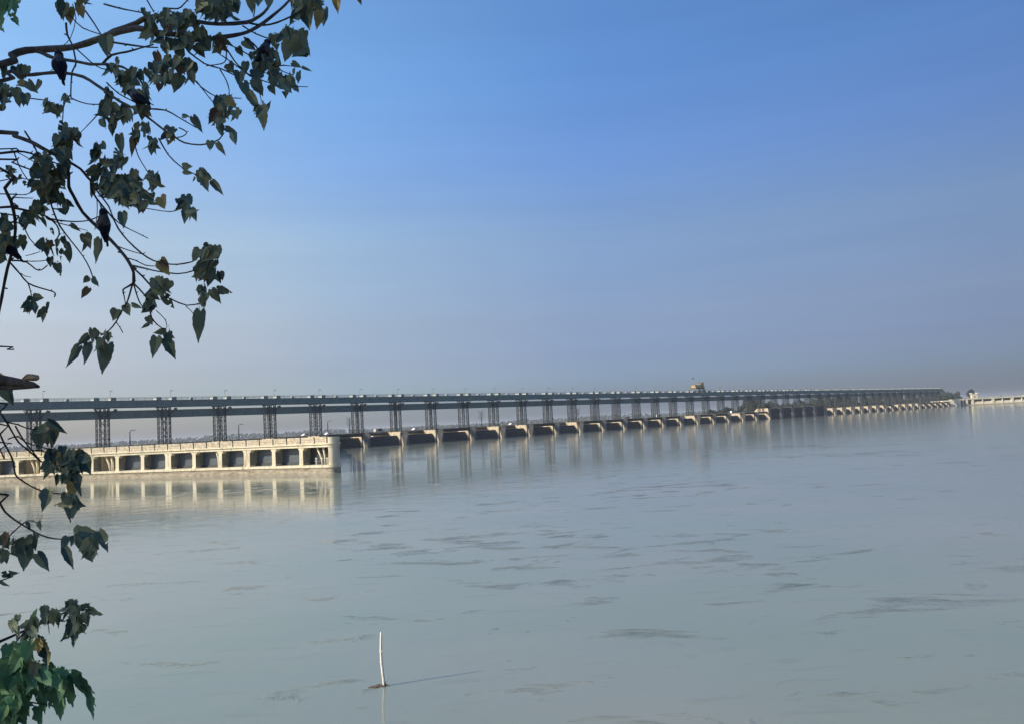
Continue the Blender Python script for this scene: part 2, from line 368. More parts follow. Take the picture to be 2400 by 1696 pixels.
lamp0 = lp.build('deck_lamp', M['lattice'], hb, loc=(I0*L+2.2, 0, 0))
for i in range(I0, NB):
    if i > I0:
        dup(h0, hb, (i*L-4.2, 0, 0)); dup(rail0, hb, (i*L, 0, 0)); dup(s0, hb, (i*L+8.5, 0, 0))
        if i % 1 == 0 and i < 33: dup(lamp0, hb, (i*L+2.2, 0, 0))
    dup(h0, hb, (i*L+1.6, 0, 0))
# ramp house at the far end
d = MB(); xe = (NB-1)*L+L/2-1.3
d.hexa([(xe, -.5, 19.9), (xe+19, -.5, 14.5), (xe+19, 4.8, 14.5), (xe, 4.8, 19.9), (xe, -.5, 22.1), (xe+19, -.5, 16.4), (xe+19, 4.8, 16.4), (xe, 4.8, 22.1)])
d.build('end_ramp', M['steel'], hb)
# ------------------------------------------------------------------ gantry crane
ci = 19.5
cr_e = empty('gantry_crane', bw(ci*L, 2.1, 22.3), RZ, 'ochre yellow gantry crane standing on top of the bridge girder', 'crane')
c_ = MB(); c_.box(-5.2, 4.2, -2.2, 2.2, 3.0, 3.9); c_.box(-5.6, 4.6, -2.3, -1.9, 2.8, 4.1); c_.box(-5.6, 4.6, 1.9, 2.3, 2.8, 4.1)
c_.build('bridge_beam', M['yellow'], cr_e)
for (x, y, dx) in ((-4.8, -2, -.5), (-4.8, 2, -.5), (3.9, -2, 2.2), (3.9, 2, 2.2)):
    q = MB(); q.bar((x+dx, y, .35), (x, y, 2.9), .5); q.bar((x+dx*.5-1.5, y, .4), (x, y, 2.6), .2)
    lg = q.build('leg', M['yellow'] if x < 0 else M['lattice'], cr_e)
    q = MB(); q.tube([(x+dx, y-.25, .3), (x+dx, y+.25, .3)], .34, 10); q.build('wheel', M['rubber'], lg)
q = MB(); q.box(-4.9, 5.8, -2.2, -1.8, .6, 1.0); q.box(-4.9, 5.8, 1.8, 2.2, .6, 1.0); q.build('end_carriage', M['lattice'], cr_e)
q = MB(); q.hexa([(.6, -1.8, 3.9), (4.2, -1.8, 3.9), (4.2, 1.8, 3.9), (.6, 1.8, 3.9), (1.4, -1.8, 5.9), (4.2, -1.8, 6.5), (4.2, 1.8, 6.5), (1.4, 1.8, 5.9)])
q.box(2.9, 4.6, -1.9, 1.9, 6.5, 6.8, 1); q.box(-4.6, 3.6, -2.4, -2.3, 2.2, 3.0, 1); q.box(4.2, 4.7, -1.7, 1.7, 3.9, 6.4, 1); q.box(.3, .7, -2.0, 2.0, 3.9, 5.6, 1); q.build('machine_house', [M['yellow'], M['lattice']], cr_e)
q = MB(); q.box(-4.9, -2.6, -1.5, 1.5, 3.9, 4.9); q.build('winch', M['yellow'], cr_e)
cr_e.scale = (1.22, 1, 1)
q = MB(); q.tube([(-4.6, 0, 3.9), (-4.6, 0, 9.4)], .1, 6); q.build('mast', M['yellow'], cr_e)
q = MB(); q.tube([(-4.6, 0, 9.3), (-4.6, 0, 9.6), (-4.6, 0, 10.1), (-4.6, 0, 10.3)], [.2, .5, .5, .15], 8); q.build('lamp_head', M['lattice'], cr_e)
q = MB(); q.bar((4.2, 0, 5.5), (5.0, 0, 3.6), .45); q.bar((5.0, 0, 3.6), (7.2, 0, 4.2), .35); q.bar((5.0, 0, 3.6), (6.8, 0, .6), .4); q.build('jib', M['lattice'], cr_e)
for x in (-1.6, 1.2):
    q = MB(); q.bar((x, -2.1, 3.0), (x+1.8, -2.1, .9), .3); q.bar((x+3.0, -2.1, 3.0), (x+1.8, -2.1, .9), .3); q.build('brace', M['yellow'], cr_e)
# ------------------------------------------------------------------ near regulator wall (slightly curved)
A = Vector((-113.83, 185.89, 0)); B = Vector((-69.21, 168.72, 0)); C = Vector((-31.3, 147.1, 0)); Mc = B*2-(A+C)/2
def curv(tt): return A*(1-tt)**2 + Mc*2*tt*(1-tt) + C*tt*tt
TT = [i/4000*1.6-.5 for i in range(4001)]; CP = [curv(x) for x in TT]
SS = [0.0]
for i in range(1, len(CP)): SS.append(SS[-1]+(CP[i]-CP[i-1]).length)
s_at0 = SS[min(range(len(TT)), key=lambda k: abs(TT[k]))]; SS = [x-s_at0 for x in SS]
import bisect
def wpt(s, bk, z):
    k = min(max(bisect.bisect(SS, s), 1), len(SS)-1)
    a, c = CP[k-1], CP[k]; f = (s-SS[k-1])/(SS[k]-SS[k-1]); p = a.lerp(c, f)
    i0, i1 = max(k-60, 0), min(k+60, len(CP)-1); tg = (CP[i1]-CP[i0]).normalized(); nr = Vector((-tg.y, tg.x, 0))
    return p + nr*bk + Vector((0, 0, z))
rg = empty('canal_regulator', wpt(40, 0, 0), 0, 'low cream concrete canal regulator with gated openings above a brown stone base', 'regulator')
PIT = 7.06; S12 = 89.6            # centre of the last pillar
ks = list(range(-4, 13)); ctr = [S12-(12-k)*PIT for k in ks]
SB, SE = ctr[0], 89.5
def strip(name, b0, b1, z0, z1, m_, s0=SB, s1=SE, step=2.5, parent=rg, batter=0.0):
    q = MB(); n = max(1, int((s1-s0)/step))
    for i in range(n):
        a, c = s0+(s1-s0)*i/n, s0+(s1-s0)*(i+1)/n
        ba, bc = min(b1, 1.2+(SE-a)*.95), min(b1, 1.2+(SE-c)*.95)
        vs = [wpt(a, b0-batter, z0), wpt(c, b0-batter, z0), wpt(c, bc, z0), wpt(a, ba, z0), wpt(a, b0, z1), wpt(c, b0, z1), wpt(c, bc, z1), wpt(a, ba, z1)]
        fs = [(3, 2, 1, 0), (4, 5, 6, 7), (0, 1, 5, 4), (2, 3, 7, 6)]
        if i == 0: fs.append((3, 0, 4, 7))
        if i == n-1: fs.append((1, 2, 6, 5))
        q.add(vs, fs)
    return q.build(name, m_, parent, local=False)
strip('plinth', -.10, 9.0, -2.0, .62, M['stone'], batter=.25)
strip('plinth_band', -.16, 8.9, .62, .98, M['stone'])
strip('sill', -.42, 8.8, .98, 1.42, M['cream'])
strip('lintel', -.12, 8.8, 4.55, 5.02, M['cream'])
strip('cornice', -.40, 8.9, 5.02, 5.24, M['cream'])
strip('deck', .3, 14.0, 5.24, 5.5, M['road'])
wide = {3-4: 0, 2: 1, 6: 1, 10: 0, 8: 1, 0: 0}
for k, s in zip(ks, ctr):
    hw = .78 if k in (6, 9, -1) else .45
    if k == 12: continue
    q = MB(); f_ = lambda a, bb, z: wpt(a, bb, z)
    q.box(s-hw, s+hw, 0, min(1.95, .95+(SE-s)*.9), 1.42, 4.55, 0, f_); q.m[3] = 2  # right-facing side takes the painted shade
    q.box(s-hw-.06, s+hw+.06, -.07, 1.3, 1.42, 1.75, 0, f_)
    for sg in (-1, 1):   # haunches
        x_ = s+sg*hw
        a_, c_2 = (x_, x_+sg*.42)
        vs = [wpt(a_, .02, 4.0), wpt(a_, .9, 4.0), wpt(c_2, .9, 4.55), wpt(c_2, .02, 4.55), wpt(a_, .9, 4.55), wpt(a_, .02, 4.55)]
        q.add(vs, [(0, 1, 2, 3), (0, 3, 5), (1, 4, 2), (0, 5, 4, 1), (3, 2, 4, 5)])
    if hw > .6: q.box(s-.05, s+.05, -.012, .0, 1.75, 4.5, 1, f_)
    q.build('pillar', [M['cream'], M['stone'], M['pillar_shade']], rg, local=False)
    q = MB(); q.box(s-hw+.1, s+hw-.1, 1.95, min(7.5, 1.5+(SE-s)*.9), 1.42, 4.55, 0, f_); q.build('dividing_wall', M['cream'], rg, local=False)
OPEN = {0: 1, 3: 1, 7: 2, 11: 3}
for k in ks[:-1]:
    a, c = ctr[ks.index(k)]+.45, ctr[ks.index(k)+1]-.45
    if k == 11: c = SE-.05
    if k in (0, 3, 11):
        q = MB(); dd_ = 1.9 if k == 11 else 6.0; q.box(a, c, dd_, dd_+.3, 1.42, 4.55, 0, wpt); o = q.build('gate', M['dark'], rg, local=False); o['label'] = 'black panel standing in for the dark interior of the opening'  # black panel paints the shade inside the open bay
        for (sa, sb_, zz0, zz1) in ((.42, .62, 4.5, 1.5), (.66, .72, 4.5, 1.5)):
            q = MB(); xa, xb = a+(c-a)*sa, a+(c-a)*sb_
            q.tube([wpt(xa, .9, 4.5), wpt((xa+xb)/2+.1, 1.0, 3.0), wpt(xb, .9, 1.5)], .2 if k == 11 else .27, 5)
            q.build('strut', M['cream'], rg, local=False)
        if k == 11:
            for fr in (.50, .72, .93):
                q = MB(); xx = a+(c-a)*fr
                q.tube([wpt(xx, .15, 1.42), wpt(xx, .15, 2.45), wpt(xx, .15, 2.55), wpt(xx, .15, 2.7)], [.15, .13, .2, .16], 8)
                q.build('bollard', M['white'], rg, local=False)
            q = MB(); q.bar(wpt(a+2.6, .15, 2.1), wpt(c-.3, .15, 2.1), .05); q.build('handrail', M['steel'], rg, local=False)
    else:
        q = MB(); q.box(a, c, 1.88, 2.05, 1.95, 4.55, 0, wpt); q.box(a, c, 1.65, 1.88, 1.42, 1.95, 1, wpt)
        for z in (2.6, 3.4): q.box(a, c, 1.83, 1.88, z, z+.07, 0, wpt)
        q.build('gate', [M['bluegate'], M['lattice']], rg, local=False)
        if k == 7:
            q = MB(); q.tube([wpt(c-1.0, .5, 4.5), wpt(c-.55, .5, 3.0), wpt(c-.5, .5, 1.5)], .17, 5); q.build('strut', M['cream'], rg, local=False)
# parapet: panels with slots between, posts
s = SB; idx = 0; hp = PIT/2
while s < SE-.8:
    e_ = min(s+hp, SE-.3)
    q = MB(); q.box(s+.16, e_-.16, -.05, .22, 5.24, 6.34, 0, wpt); q.box(s+.16, e_-.16, -.10, .27, 6.16, 6.38, 0, wpt)
    for z in (5.52, 5.84): q.box(s+.35, e_-.35, -.056, -.05, z, z+.05, 1, wpt)
    q.build('parapet_panel', [M['cream2'], M['rubble']], rg, local=False)
    q = MB(); q.box(s-.10, s+.10, .02, .3, 5.24, 6.22, 0, wpt); q.build('parapet_post', M['lattice'], rg, local=False)
    s += hp
# rounded end pier
q = MB(); cc = wpt(SE, .95, 0); tg = (wpt(SE, 0, 0)-wpt(SE-1, 0, 0)).normalized(); nr = Vector((-tg.y, tg.x, 0))
def halfround(q, r, z0, z1, r1=None, n=16, mi=0, back=.8):
    r1 = r1 or r; pts = []
    for j in range(n+1):
        th = -math.pi/2 + math.pi/2*1.0*j/n*1.0
        pts.append((math.cos(th), math.sin(th)))
    lo = [cc+tg*(p[0]*r)+nr*(p[1]*r) for p in pts]+[cc+tg*r+nr*back, cc-tg*.06+nr*back, cc-tg*.06-nr*r]
    hi = [cc+tg*(p[0]*r1)+nr*(p[1]*r1) for p in pts]+[cc+tg*r1+nr*back, cc-tg*.06+nr*back, cc-tg*.06-nr*r1]
    nn = len(lo); vs = [v+Vector((0, 0, z0)) for v in lo]+[v+Vector((0, 0, z1)) for v in hi]
    fs = [(j, (j+1) % nn, nn+(j+1) % nn, nn+j) for j in range(nn)]+[tuple(range(nn-1, -1, -1)), tuple(range(nn, 2*nn))]
    q.add(vs, fs, mi)
halfround(q, .96, 1.42, 4.55); halfround(q, 1.36, .98, 1.42, 1.36); halfround(q, 1.07, 4.55, 5.02); halfround(q, 1.34, 5.02, 5.26); halfround(q, 1.0, 5.26, 6.3)
halfround(q, 1.22, -2, .98, 1.08, mi=1)
q.build('end_pillar', [M['cream'], M['stone']], rg, local=False)
# earth platform between the wall and the barrage
w = MB()
bl = [wpt(SB-10, 14, 0), wpt(20, 14, 0), wpt(50, 14, 0), wpt(72, 14, 0), bw(5.1*L, 7, 0), bw(5.1*L, 30, 0), bw(-2*L, 40, 0), Vector((-420, 420, 0)), Vector((-420, 250, 0))]
n = len(bl); w.add([v+Vector((0, 0, 5.35)) for v in bl]+[v+Vector((0, 0, -2)) for v in bl], [tuple(range(n))]+[(j, n+j, n+(j+1) % n, (j+1) % n) for j in range(n)])
tag(w.build('embankment', M['road']), kind='structure')
# ------------------------------------------------------------------ far regulator at right, gatehouse, far bridge
F0 = bw(NB*L+9, -11, 0); F0 = Vector((545, 1034, 0)); FD = Vector((1, -.13, 0)).normalized(); FN = Vector((.13, 1, 0)).normalized()
def fw(s, bk, z): return F0 + FD*s + FN*bk + Vector((0, 0, z))
fr = empty('far_regulator', F0, 0, 'long pale regulator wall with wide dark openings at the far right waterline', 'regulator')
q = MB(); q.box(-8, 260, -.3, 10, -2, 1.2, 0, fw); q.build('plinth', M['stone'], fr, local=False)
q = MB(); q.box(-8, 260, 0, 10, 7.2, 8.5, 0, fw); q.box(-8, 260, -.25, .2, 8.3, 8.75, 0, fw); q.build('deck', M['cream'], fr, local=False)
q = MB(); q.box(-14, 1.5, -1.6, 9, -1.8, 7.7, 0, fw); q.build('abutment', M['cream'], fr, local=False)
q = MB(); q.box(1.6, 3.6, -1.2, 0, -2, 7.2, 0, fw); q.build('dark_fender', M['dark'], fr, local=False)
xs_ = [3.6, 8.5, 15.0, 38.5, 60.5, 82.5, 104.5, 126.5, 148.5]
for i, x in enumerate(xs_):
    q = MB(); q.box(x, x+(2.2 if i < 2 else 2.6), .1, 9, 1.2, 7.2, 0, fw); q.build('pillar', M['cream'], fr, local=False)
    if i+1 < len(xs_):
        a, c = x+2.2, xs_[i+1]
        q = MB(); q.hexa([fw(a, .4, 1.2), fw(c, .4, 1.2), fw(c, 5, 1.2), fw(a, 5, 1.2), fw(a+1.6*(i > 1), 1.4, 4.4), fw(c, 1.4, 4.4), fw(c, 5, 4.4), fw(a, 5, 4.4)])
        if i > 1: q.build('breast_wall', M['cream'], fr, local=False)
        q = MB(); q.box(a, c, 5, 5.4, 1.2, 7.2, 0, fw); q.build('gate', M['dark'], fr, local=False)
        if i > 1:
            q = MB(); q.box((a+c)/2-.4, (a+c)/2+.4, .3, 2, 1.2, 7.2, 0, fw); q.build('mullion', M['cream'], fr, local=False)
gh = empty('gatehouse', fw(19.5, 4, 8.5), math.atan2(FD.y, FD.x), 'small white tower-like gatehouse with notched top on the far regulator', 'building')
q = MB(); q.hexa([(-4.2, -3, 0), (4.2, -3, 0), (4.2, 3, 0), (-4.2, 3, 0), (-4.0, -2.9, 6.6), (4.0, -2.9, 6.6), (4.0, 2.9, 6.6), (-4.0, 2.9, 6.6)]); q.build('wall', M['cream'], gh)
q = MB(); q.box(-5.2, 5.2, -3.4, 3.4, 6.6, 7.2); q.box(-5.2, -3.4, -3.4, 3.4, 7.2, 8.6); q.box(3.4, 5.2, -3.4, 3.4, 7.2, 8.6); q.build('parapet', M['cream'], gh)
q = MB(); q.box(-1, 1, -3.06, -2.9, 1.6, 3.4); q.build('window', M['glass'], gh)
gh.scale = (.78, .78, .78)
fb = empty('distant_bridge', (1700, 2600, 0), 0, 'pale distant road bridge in the haze at the far right edge', 'bridge')
q = MB(); q.box(-400, 900, -5, 5, 16.0, 19.0); q.build('deck', M['housing'], fb)
q = MB(); 
for k in range(14):
    q = MB(); q.box(-390+k*95, -382+k*95, -3, 3, -3, 16); q.build('pier', M['cream'], fb)
    q = MB(); q.box(-345+k*95-.7, -345+k*95+.7, -4, -3.3, 19, 27); q.build('lamp_post', M['housing_end'], fb)
fb.rotation_euler = (0, 0, R(-12)); fb.location = (1560, 2750, 0)
# ------------------------------------------------------------------ lamps, dead trees, vehicles on the road
def street_lamp(px, yd, h_, face=1, lab=''):
    o = empty('street_lamp', road_at(px, yd), RZ, lab, 'street lamp', 'street lamps behind the near regulator')
    q = MB(); q.tube([(0, 0, 0), (0, 0, h_*.88), (.25*face, 0, h_*.97), (1.1*face, 0, h_), (1.9*face, 0, h_)], [.24, .17, .13, .1, .08], 6); q.build('pole', M['lattice'], o)
    q = MB(); q.box(1.5*face-.4, 1.5*face+.5, -.22, .22, h_-.12, h_+.1); q.build('lamp_head', M['steel'], o)
    return o
def road_at(px, yd):
    r = cf + cr*((px-W0/2)/FPX) + cu*((H0/2-995)/FPX)
    # intersect with line P0+DN*yd + UH*s
    a = np.array([[r.x, -UH.x], [r.y, -UH.y]]); q = P0+DN*yd
    t_, s_ = np.linalg.solve(a, np.array([q.x, q.y])); return bw(float(s_), yd, 5.75)
street_lamp(304, 9.5, 6.0, 1, 'dark street lamp with curved arm between the second and third lattice towers from the left')
street_lamp(559, 9.5, 6.6, 1, 'dark street lamp with curved arm right above the middle of the near regulator')
street_lamp(768, 9.5, 6.6, 1, 'dark street lamp with curved arm above the right end of the near regulator')
def dead_tree(px, h_, lab):
    o = empty('dead_tree', road_at(px, 9.0), 0, lab, 'tree', 'bare trees on the barrage road')
    rn = random.Random(int(px)); q = MB(); q.tube([(0, 0, 0), (.1, 0, h_*.5), (0, 0, h_)], [.28, .2, .1], 6); q.build('trunk', M['twig'], o)
    q = MB()
    for k in range(8):
        z = h_*(.45+.07*k); sg = 1 if k % 2 else -1; l_ = rn.uniform(1.0, 1.8)
        q.tube([(0, 0, z), (sg*l_*.6, rn.uniform(-.4, .4), z+.7), (sg*l_, rn.uniform(-.5, .5), z+1.7)], [.13, .1, .05], 5)
    q.build('crown', M['twig'], o)
dead_tree(819, 7.6, 'bare dead tree rising just left of the first tower past the near regulator')
dead_tree(1129, 8.6, 'bare dead tree standing alone between two lattice towers near the picture centre')
dead_tree(1356, 8.0, 'bare thin dead tree close beside a lattice tower, farthest of the dead trees')
def car(px, yd, lab, body, kind=0):
    o = empty('car' if kind == 0 else 'van', road_at(px, yd), RZ+random.uniform(-.05, .05), lab, 'car' if kind == 0 else 'van', 'vehicles on the barrage road')
    q = MB(); ln = 2.1 if kind == 0 else 2.6; h1 = .85; h2 = 1.45 if kind == 0 else 2.1
    P = [(-ln, .3), (ln, .3), (ln, .75), (ln*.62, h1), (ln*.3, h2), (-ln*.55, h2), (-ln*.85, h1+.05), (-ln, .8)] if kind == 0 else [(-ln, .35), (ln, .35), (ln, 1.0), (ln*.8, h1+.4), (ln*.6, h2), (-ln, h2)]
    n = len(P); q.add([(x, -.85, z) for x, z in P]+[(x, .85, z) for x, z in P], [tuple(range(n)), tuple(range(2*n-1, n-1, -1))]+[(j, n+j, n+(j+1) % n, (j+1) % n) for j in range(n)])
    q.build('body', body, o)
    q = MB()
    for y in (-.87, .87):
        q.add([(-ln*.5, y, h1+.12), (ln*.42, y, h1+.12), (ln*.25, y, h2-.1), (-ln*.45, y, h2-.1)], [(0, 1, 2, 3)])
    q.build('window', M['glass'], o)
    for x in (-ln*.62, ln*.62):
        for y in (-.8, .8):
            q = MB(); q.tube([(x, y-.1, .33), (x, y+.1, .33)], .33, 10); q.build('wheel', M['rubber'], o)
    return o
M['carpaint'] = mat('white_car_paint', (.8, .8, .8), rough=.3); M['cardark'] = mat('dark_car_paint', (.03, .03, .035), rough=.3); M['carsilver'] = mat('silver_car_paint', (.45, .46, .45), rough=.35)
car(717, 10, 'white car farthest left on the barrage road, beside the fifth tower', M['carpaint'])
car(771, 10, 'white car at the foot of the rightmost street lamp', M['carpaint'])
car(888, 12, 'pale silver van parked between two towers just past the near regulator', M['carsilver'], 1)
car(974, 10, 'white car midway between towers left of the lone dead tree', M['carpaint'])
car(1200, 10, 'white car right of the tower beside the lone dead tree', M['carpaint'])
car(1471, 10, 'dark car alone on the road left of the crane', M['cardark'])
car(1545, 10, 'white van on the road left below the crane', M['carpaint'], 1)
car(1719, 10, 'white van on the road beside the low bushes right of the crane', M['carpaint'], 1)
# ------------------------------------------------------------------ trees beyond the barrage
def crown_mesh(rn, rx, rz, n, size, lobes=7):
    q = MB(); cs = []
    for k in range(lobes):
        th = rn.uniform(0, 6.283); rr = rn.uniform(.1, .62)
        cs.append((math.cos(th)*rx*rr, math.sin(th)*rx*rr, rn.uniform(-.55, .55)*rz, rn.uniform(.38, .6)))
    for k in range(n):
        c = rn.choice(cs); d = Vector((rn.gauss(0, 1), rn.gauss(0, 1), rn.gauss(0, 1))).normalized()
        p = Vector((c[0]+d.x*rx*c[3]*rn.uniform(.6, 1.05), c[1]+d.y*rx*c[3]*rn.uniform(.6, 1.05), c[2]+d.z*rz*c[3]*rn.uniform(.6, 1.1)))
        nrm = (d+Vector((rn.uniform(-.6, .6), rn.uniform(-.6, .6), rn.uniform(-.2, .8)))).normalized()
        a = nrm.orthogonal().normalized(); bb = nrm.cross(a); th = rn.uniform(0, 6.28); a, bb = a*math.cos(th)+bb*math.sin(th), bb*math.cos(th)-a*math.sin(th)
        s_ = size*rn.uniform(.6, 1.4)
        q.add([p+a*s_, p+bb*s_*.7, p-a*s_*.9, p-bb*s_*.8], [(0, 1, 2, 3)])
    return q
tr_protos = []
rn = random.Random(11)
def make_tree(kind, loc, label, group, name='tree'):
    o = empty(name, loc, 0, label, 'tree', group)
    if kind == 0: hh, rx, rz = 9.5, 6.0, 7.0
    elif kind == 1: hh, rx, rz = 11, 4.4, 8.5
    elif kind == 2: hh, rx, rz = 6.5, 5.0, 4.8
    else: hh, rx, rz = 4.0, 4.0, 3.4
    q = MB(); q.tube([(0, 0, -.5), (.2, .1, hh*.5), (-.1, .2, hh)], [.5, .36, .18], 6)
    for k in range(4):
        th = k*1.6; q.tube([(0, 0, hh*.55), (math.cos(th)*rx*.4, math.sin(th)*rx*.4, hh*.95)], [.2, .08], 5)
    q.build('trunk', M['bark'], o)
    c_o = crown_mesh(random.Random(kind*7+3), rx, rz, 1100 if kind < 2 else 700, .62, 8).build('crown', M['crown'], o, loc=(0, 0, hh*1.05))
    return o
TL = ['tall rounded dark tree in the hazy belt behind the right half of the barrage', 'tall narrow dark tree in the hazy belt behind the right half of the barrage', 'mid-sized tree in the hazy belt behind the right half of the barrage', 'low bushy tree at the left start of the tree belt behind the barrage']
TG = ['tall rounded trees of the belt behind the barrage', 'tall narrow trees of the belt behind the barrage', 'mid-sized trees of the belt behind the barrage', 'low bushes at the left start of the tree belt']
protos = {}
def put_tree(kind, loc, sc, label=None, group=None):
    if kind not in protos:
        o = make_tree(kind, loc, TL[kind], TG[kind]); protos[kind] = o
    else:
        o = copy_tree(protos[kind]); o.location = loc
    o.rotation_euler = (0, 0, rn.uniform(0, 6.28)); o.scale = (sc*rn.uniform(.9, 1.15), sc*rn.uniform(.9, 1.15), sc)
    if label: o['label'] = label
    if group: o['group'] = group
    return o
def belt_at(px, yd, z):
    p = road_at(px, yd); p.z = z; return p
for px in (1672, 1684, 1696, 1712, 1726): put_tree(3, belt_at(px, rn.uniform(26, 40), 2.0), rn.uniform(.85, 1.25))
spec = []
x = 1742
while x < 2262:
    spec.append(x); x += rn.uniform(11, 17)*(1.0 if x < 2000 else .95)
for j, x in enumerate(spec):
    tall = 1.0 if 1742 < x < 1785 else (.78 if x < 1895 else (1.02 if x < 2120 else 1.12))
    yd = rn.uniform(34, 70)
    kd = rn.choice((0, 0, 1)) if x > 1900 or x < 1785 else rn.choice((0, 2))
    sc = tall*rn.uniform(.88, 1.08)*(1.25 if kd == 2 else 1.0)
    put_tree(kd, belt_at(x, yd, 1.5), sc)
    if x > 1760: put_tree(2, belt_at(x+6, rn.uniform(24, 34), 1.5), rn.uniform(.8, 1.1))
for bx, bk_, sc_t in ((-6, 24, .62), (2, 30, .66), (9, 26, .6)): put_tree(2, fw(bx, bk_, 3.0), sc_t*1.5)
# ground of the island the belt stands on
w = MB(); is_ = [bw(21*L, 22, 0), bw(50*L, 22, 0), bw(53*L, 60, 0), bw(52*L, 140, 0), bw(30*L, 160, 0), bw(20.5*L, 50, 0)]
n = len(is_); w.add([v+Vector((0, 0, 1.8)) for v in is_]+[v+Vector((0, 0, -2)) for v in is_], [tuple(range(n))]+[(j, n+j, n+(j+1) % n, (j+1) % n) for j in range(n)])
tag(w.build('island', M['earth']), kind='structure')
o = put_tree(0, fw(21.5, 16, 6.0), .82, 'spreading dark tree right behind the white gatehouse', None)
if 'group' in o: del o['group']
o.scale = (1.05, 1.05, .82)
# distant wood on the horizon
rn = random.Random(5); q = MB()
for k in range(9000):
    x = rn.uniform(-1900, 2500); y = 2450+rn.uniform(0, 300)+max(0, x)*.35
    hh = 11+2.5*math.sin(x*.006)+1.5*math.sin(x*.021+1)+rn.uniform(-3, 3); z = rn.uniform(0, 1)*hh
    s_ = rn.uniform(3.5, 7); d = Vector((rn.gauss(0, .5), -1, rn.gauss(.3, .5))).normalized(); a = d.orthogonal().normalized(); bb = d.cross(a)
    p = Vector((x, y, 2+z)); q.add([p+a*s_*.6, p+bb*s_*.6, p-a*s_*.6, p-bb*s_*.6, p-d*s_*.5, p+d*s_*.4], [(0, 1, 5), (1, 2, 5), (2, 3, 5), (3, 0, 5), (1, 0, 4), (2, 1, 4), (3, 2, 4), (0, 3, 4)])
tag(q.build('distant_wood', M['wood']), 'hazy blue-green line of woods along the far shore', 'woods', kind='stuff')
# ------------------------------------------------------------------ stake in the water
gp = ground(901, 1607)
st = empty('wooden_stake', gp, 0, 'thin bleached stick standing upright out of the water at the bottom centre', 'stake')
sc_ = (gp-Vector((0, 0, CAM_H))).length/FPX
q = MB(); q.tube([(0, 0, -1.2), (0, 0, 0), (-.03, 0, .35), (-.055, .01, .6), (-.06, .0, .95), (-.045, 0, 1.25), (-.035, 0, 1.46)], [.042, .040, .038, .036, .033, .030, .022], 8)
for zz, aa in ((.3, 1.0), (.62, 3.5), (.93, 5.2), (1.2, 2.1)): q.tube([(-.05, 0, zz), (-.05+.055*math.cos(aa), .055*math.sin(aa), zz+.03)], [.02, .010], 6)
q.build('shaft', M['stake'], st)
q = MB(); q.tube([(.0, 0, -.3), (0, 0, .1)], [.0425, .0415], 8); o = q.build('wet_base', M['bark'], st); o['label'] = 'dark wet foot of the stick'
q = MB(); q.tube([(.02, 0, .08), (.07, 0, .16), (.12, .02, .24)], [.012, .01, .006], 5); q.tube([(.07, 0, .16), (.075, 0, .26)], [.009, .005], 5); q.build('twig', M['stake'], st)
q = MB(); rn = random.Random(9)
for k in range(40):
    x = rn.gauss(-.16, .11); y = rn.gauss(0, .05); th = rn.uniform(-.4, .4); l_ = rn.uniform(.05, .16)
    q.tube([(x-l_*math.cos(th), y-l_*math.sin(th), .004), (x, y, .012), (x+l_*math.cos(th), y+l_*math.sin(th), .004)], .006, 4)
o = q.build('floating_debris', M['rubble'], None); o.location = gp
tag(o, 'small brown raft of floating straw at the foot of the stake', 'debris')
# ------------------------------------------------------------------ foreground tree
def D(px, py): return 5.8 + .45*math.sin(px/115+.6) + .38*math.cos(py/140) + .25*math.sin((px+py)/90)
TRX = Vector((-5.35, 4.7, 0))
tree = empty('tree', (TRX.x, TRX.y, 5.0), 0, 'near tree with dark heart-shaped leaves and drooping twigs hanging in from the left edge', 'tree')
tk = MB(); tk.tube([(TRX.x, TRX.y, 4.2), (TRX.x+.05, TRX.y, 6), (TRX.x-.1, TRX.y+.05, 8), (TRX.x-.25, TRX.y-.2, 10), (TRX.x-.8, TRX.y-.7, 12), (TRX.x-1.6, TRX.y-1.5, 14)], [.34, .27, .24, .2, .15, .08], 10)
for (ex, ey, ez) in ((-8.5, 2, 12), (-10, -1, 13.5), (-7, -2, 13), (-12, 0, 12.5), (-9, -4, 14), (-10.5, 3, 11)):
    tk.tube([(TRX.x-.1, TRX.y, 8.5), ((TRX.x+ex)/2, (TRX.y+ey)/2, ez-1.5), (ex, ey, ez)], [.15, .1, .04], 6)
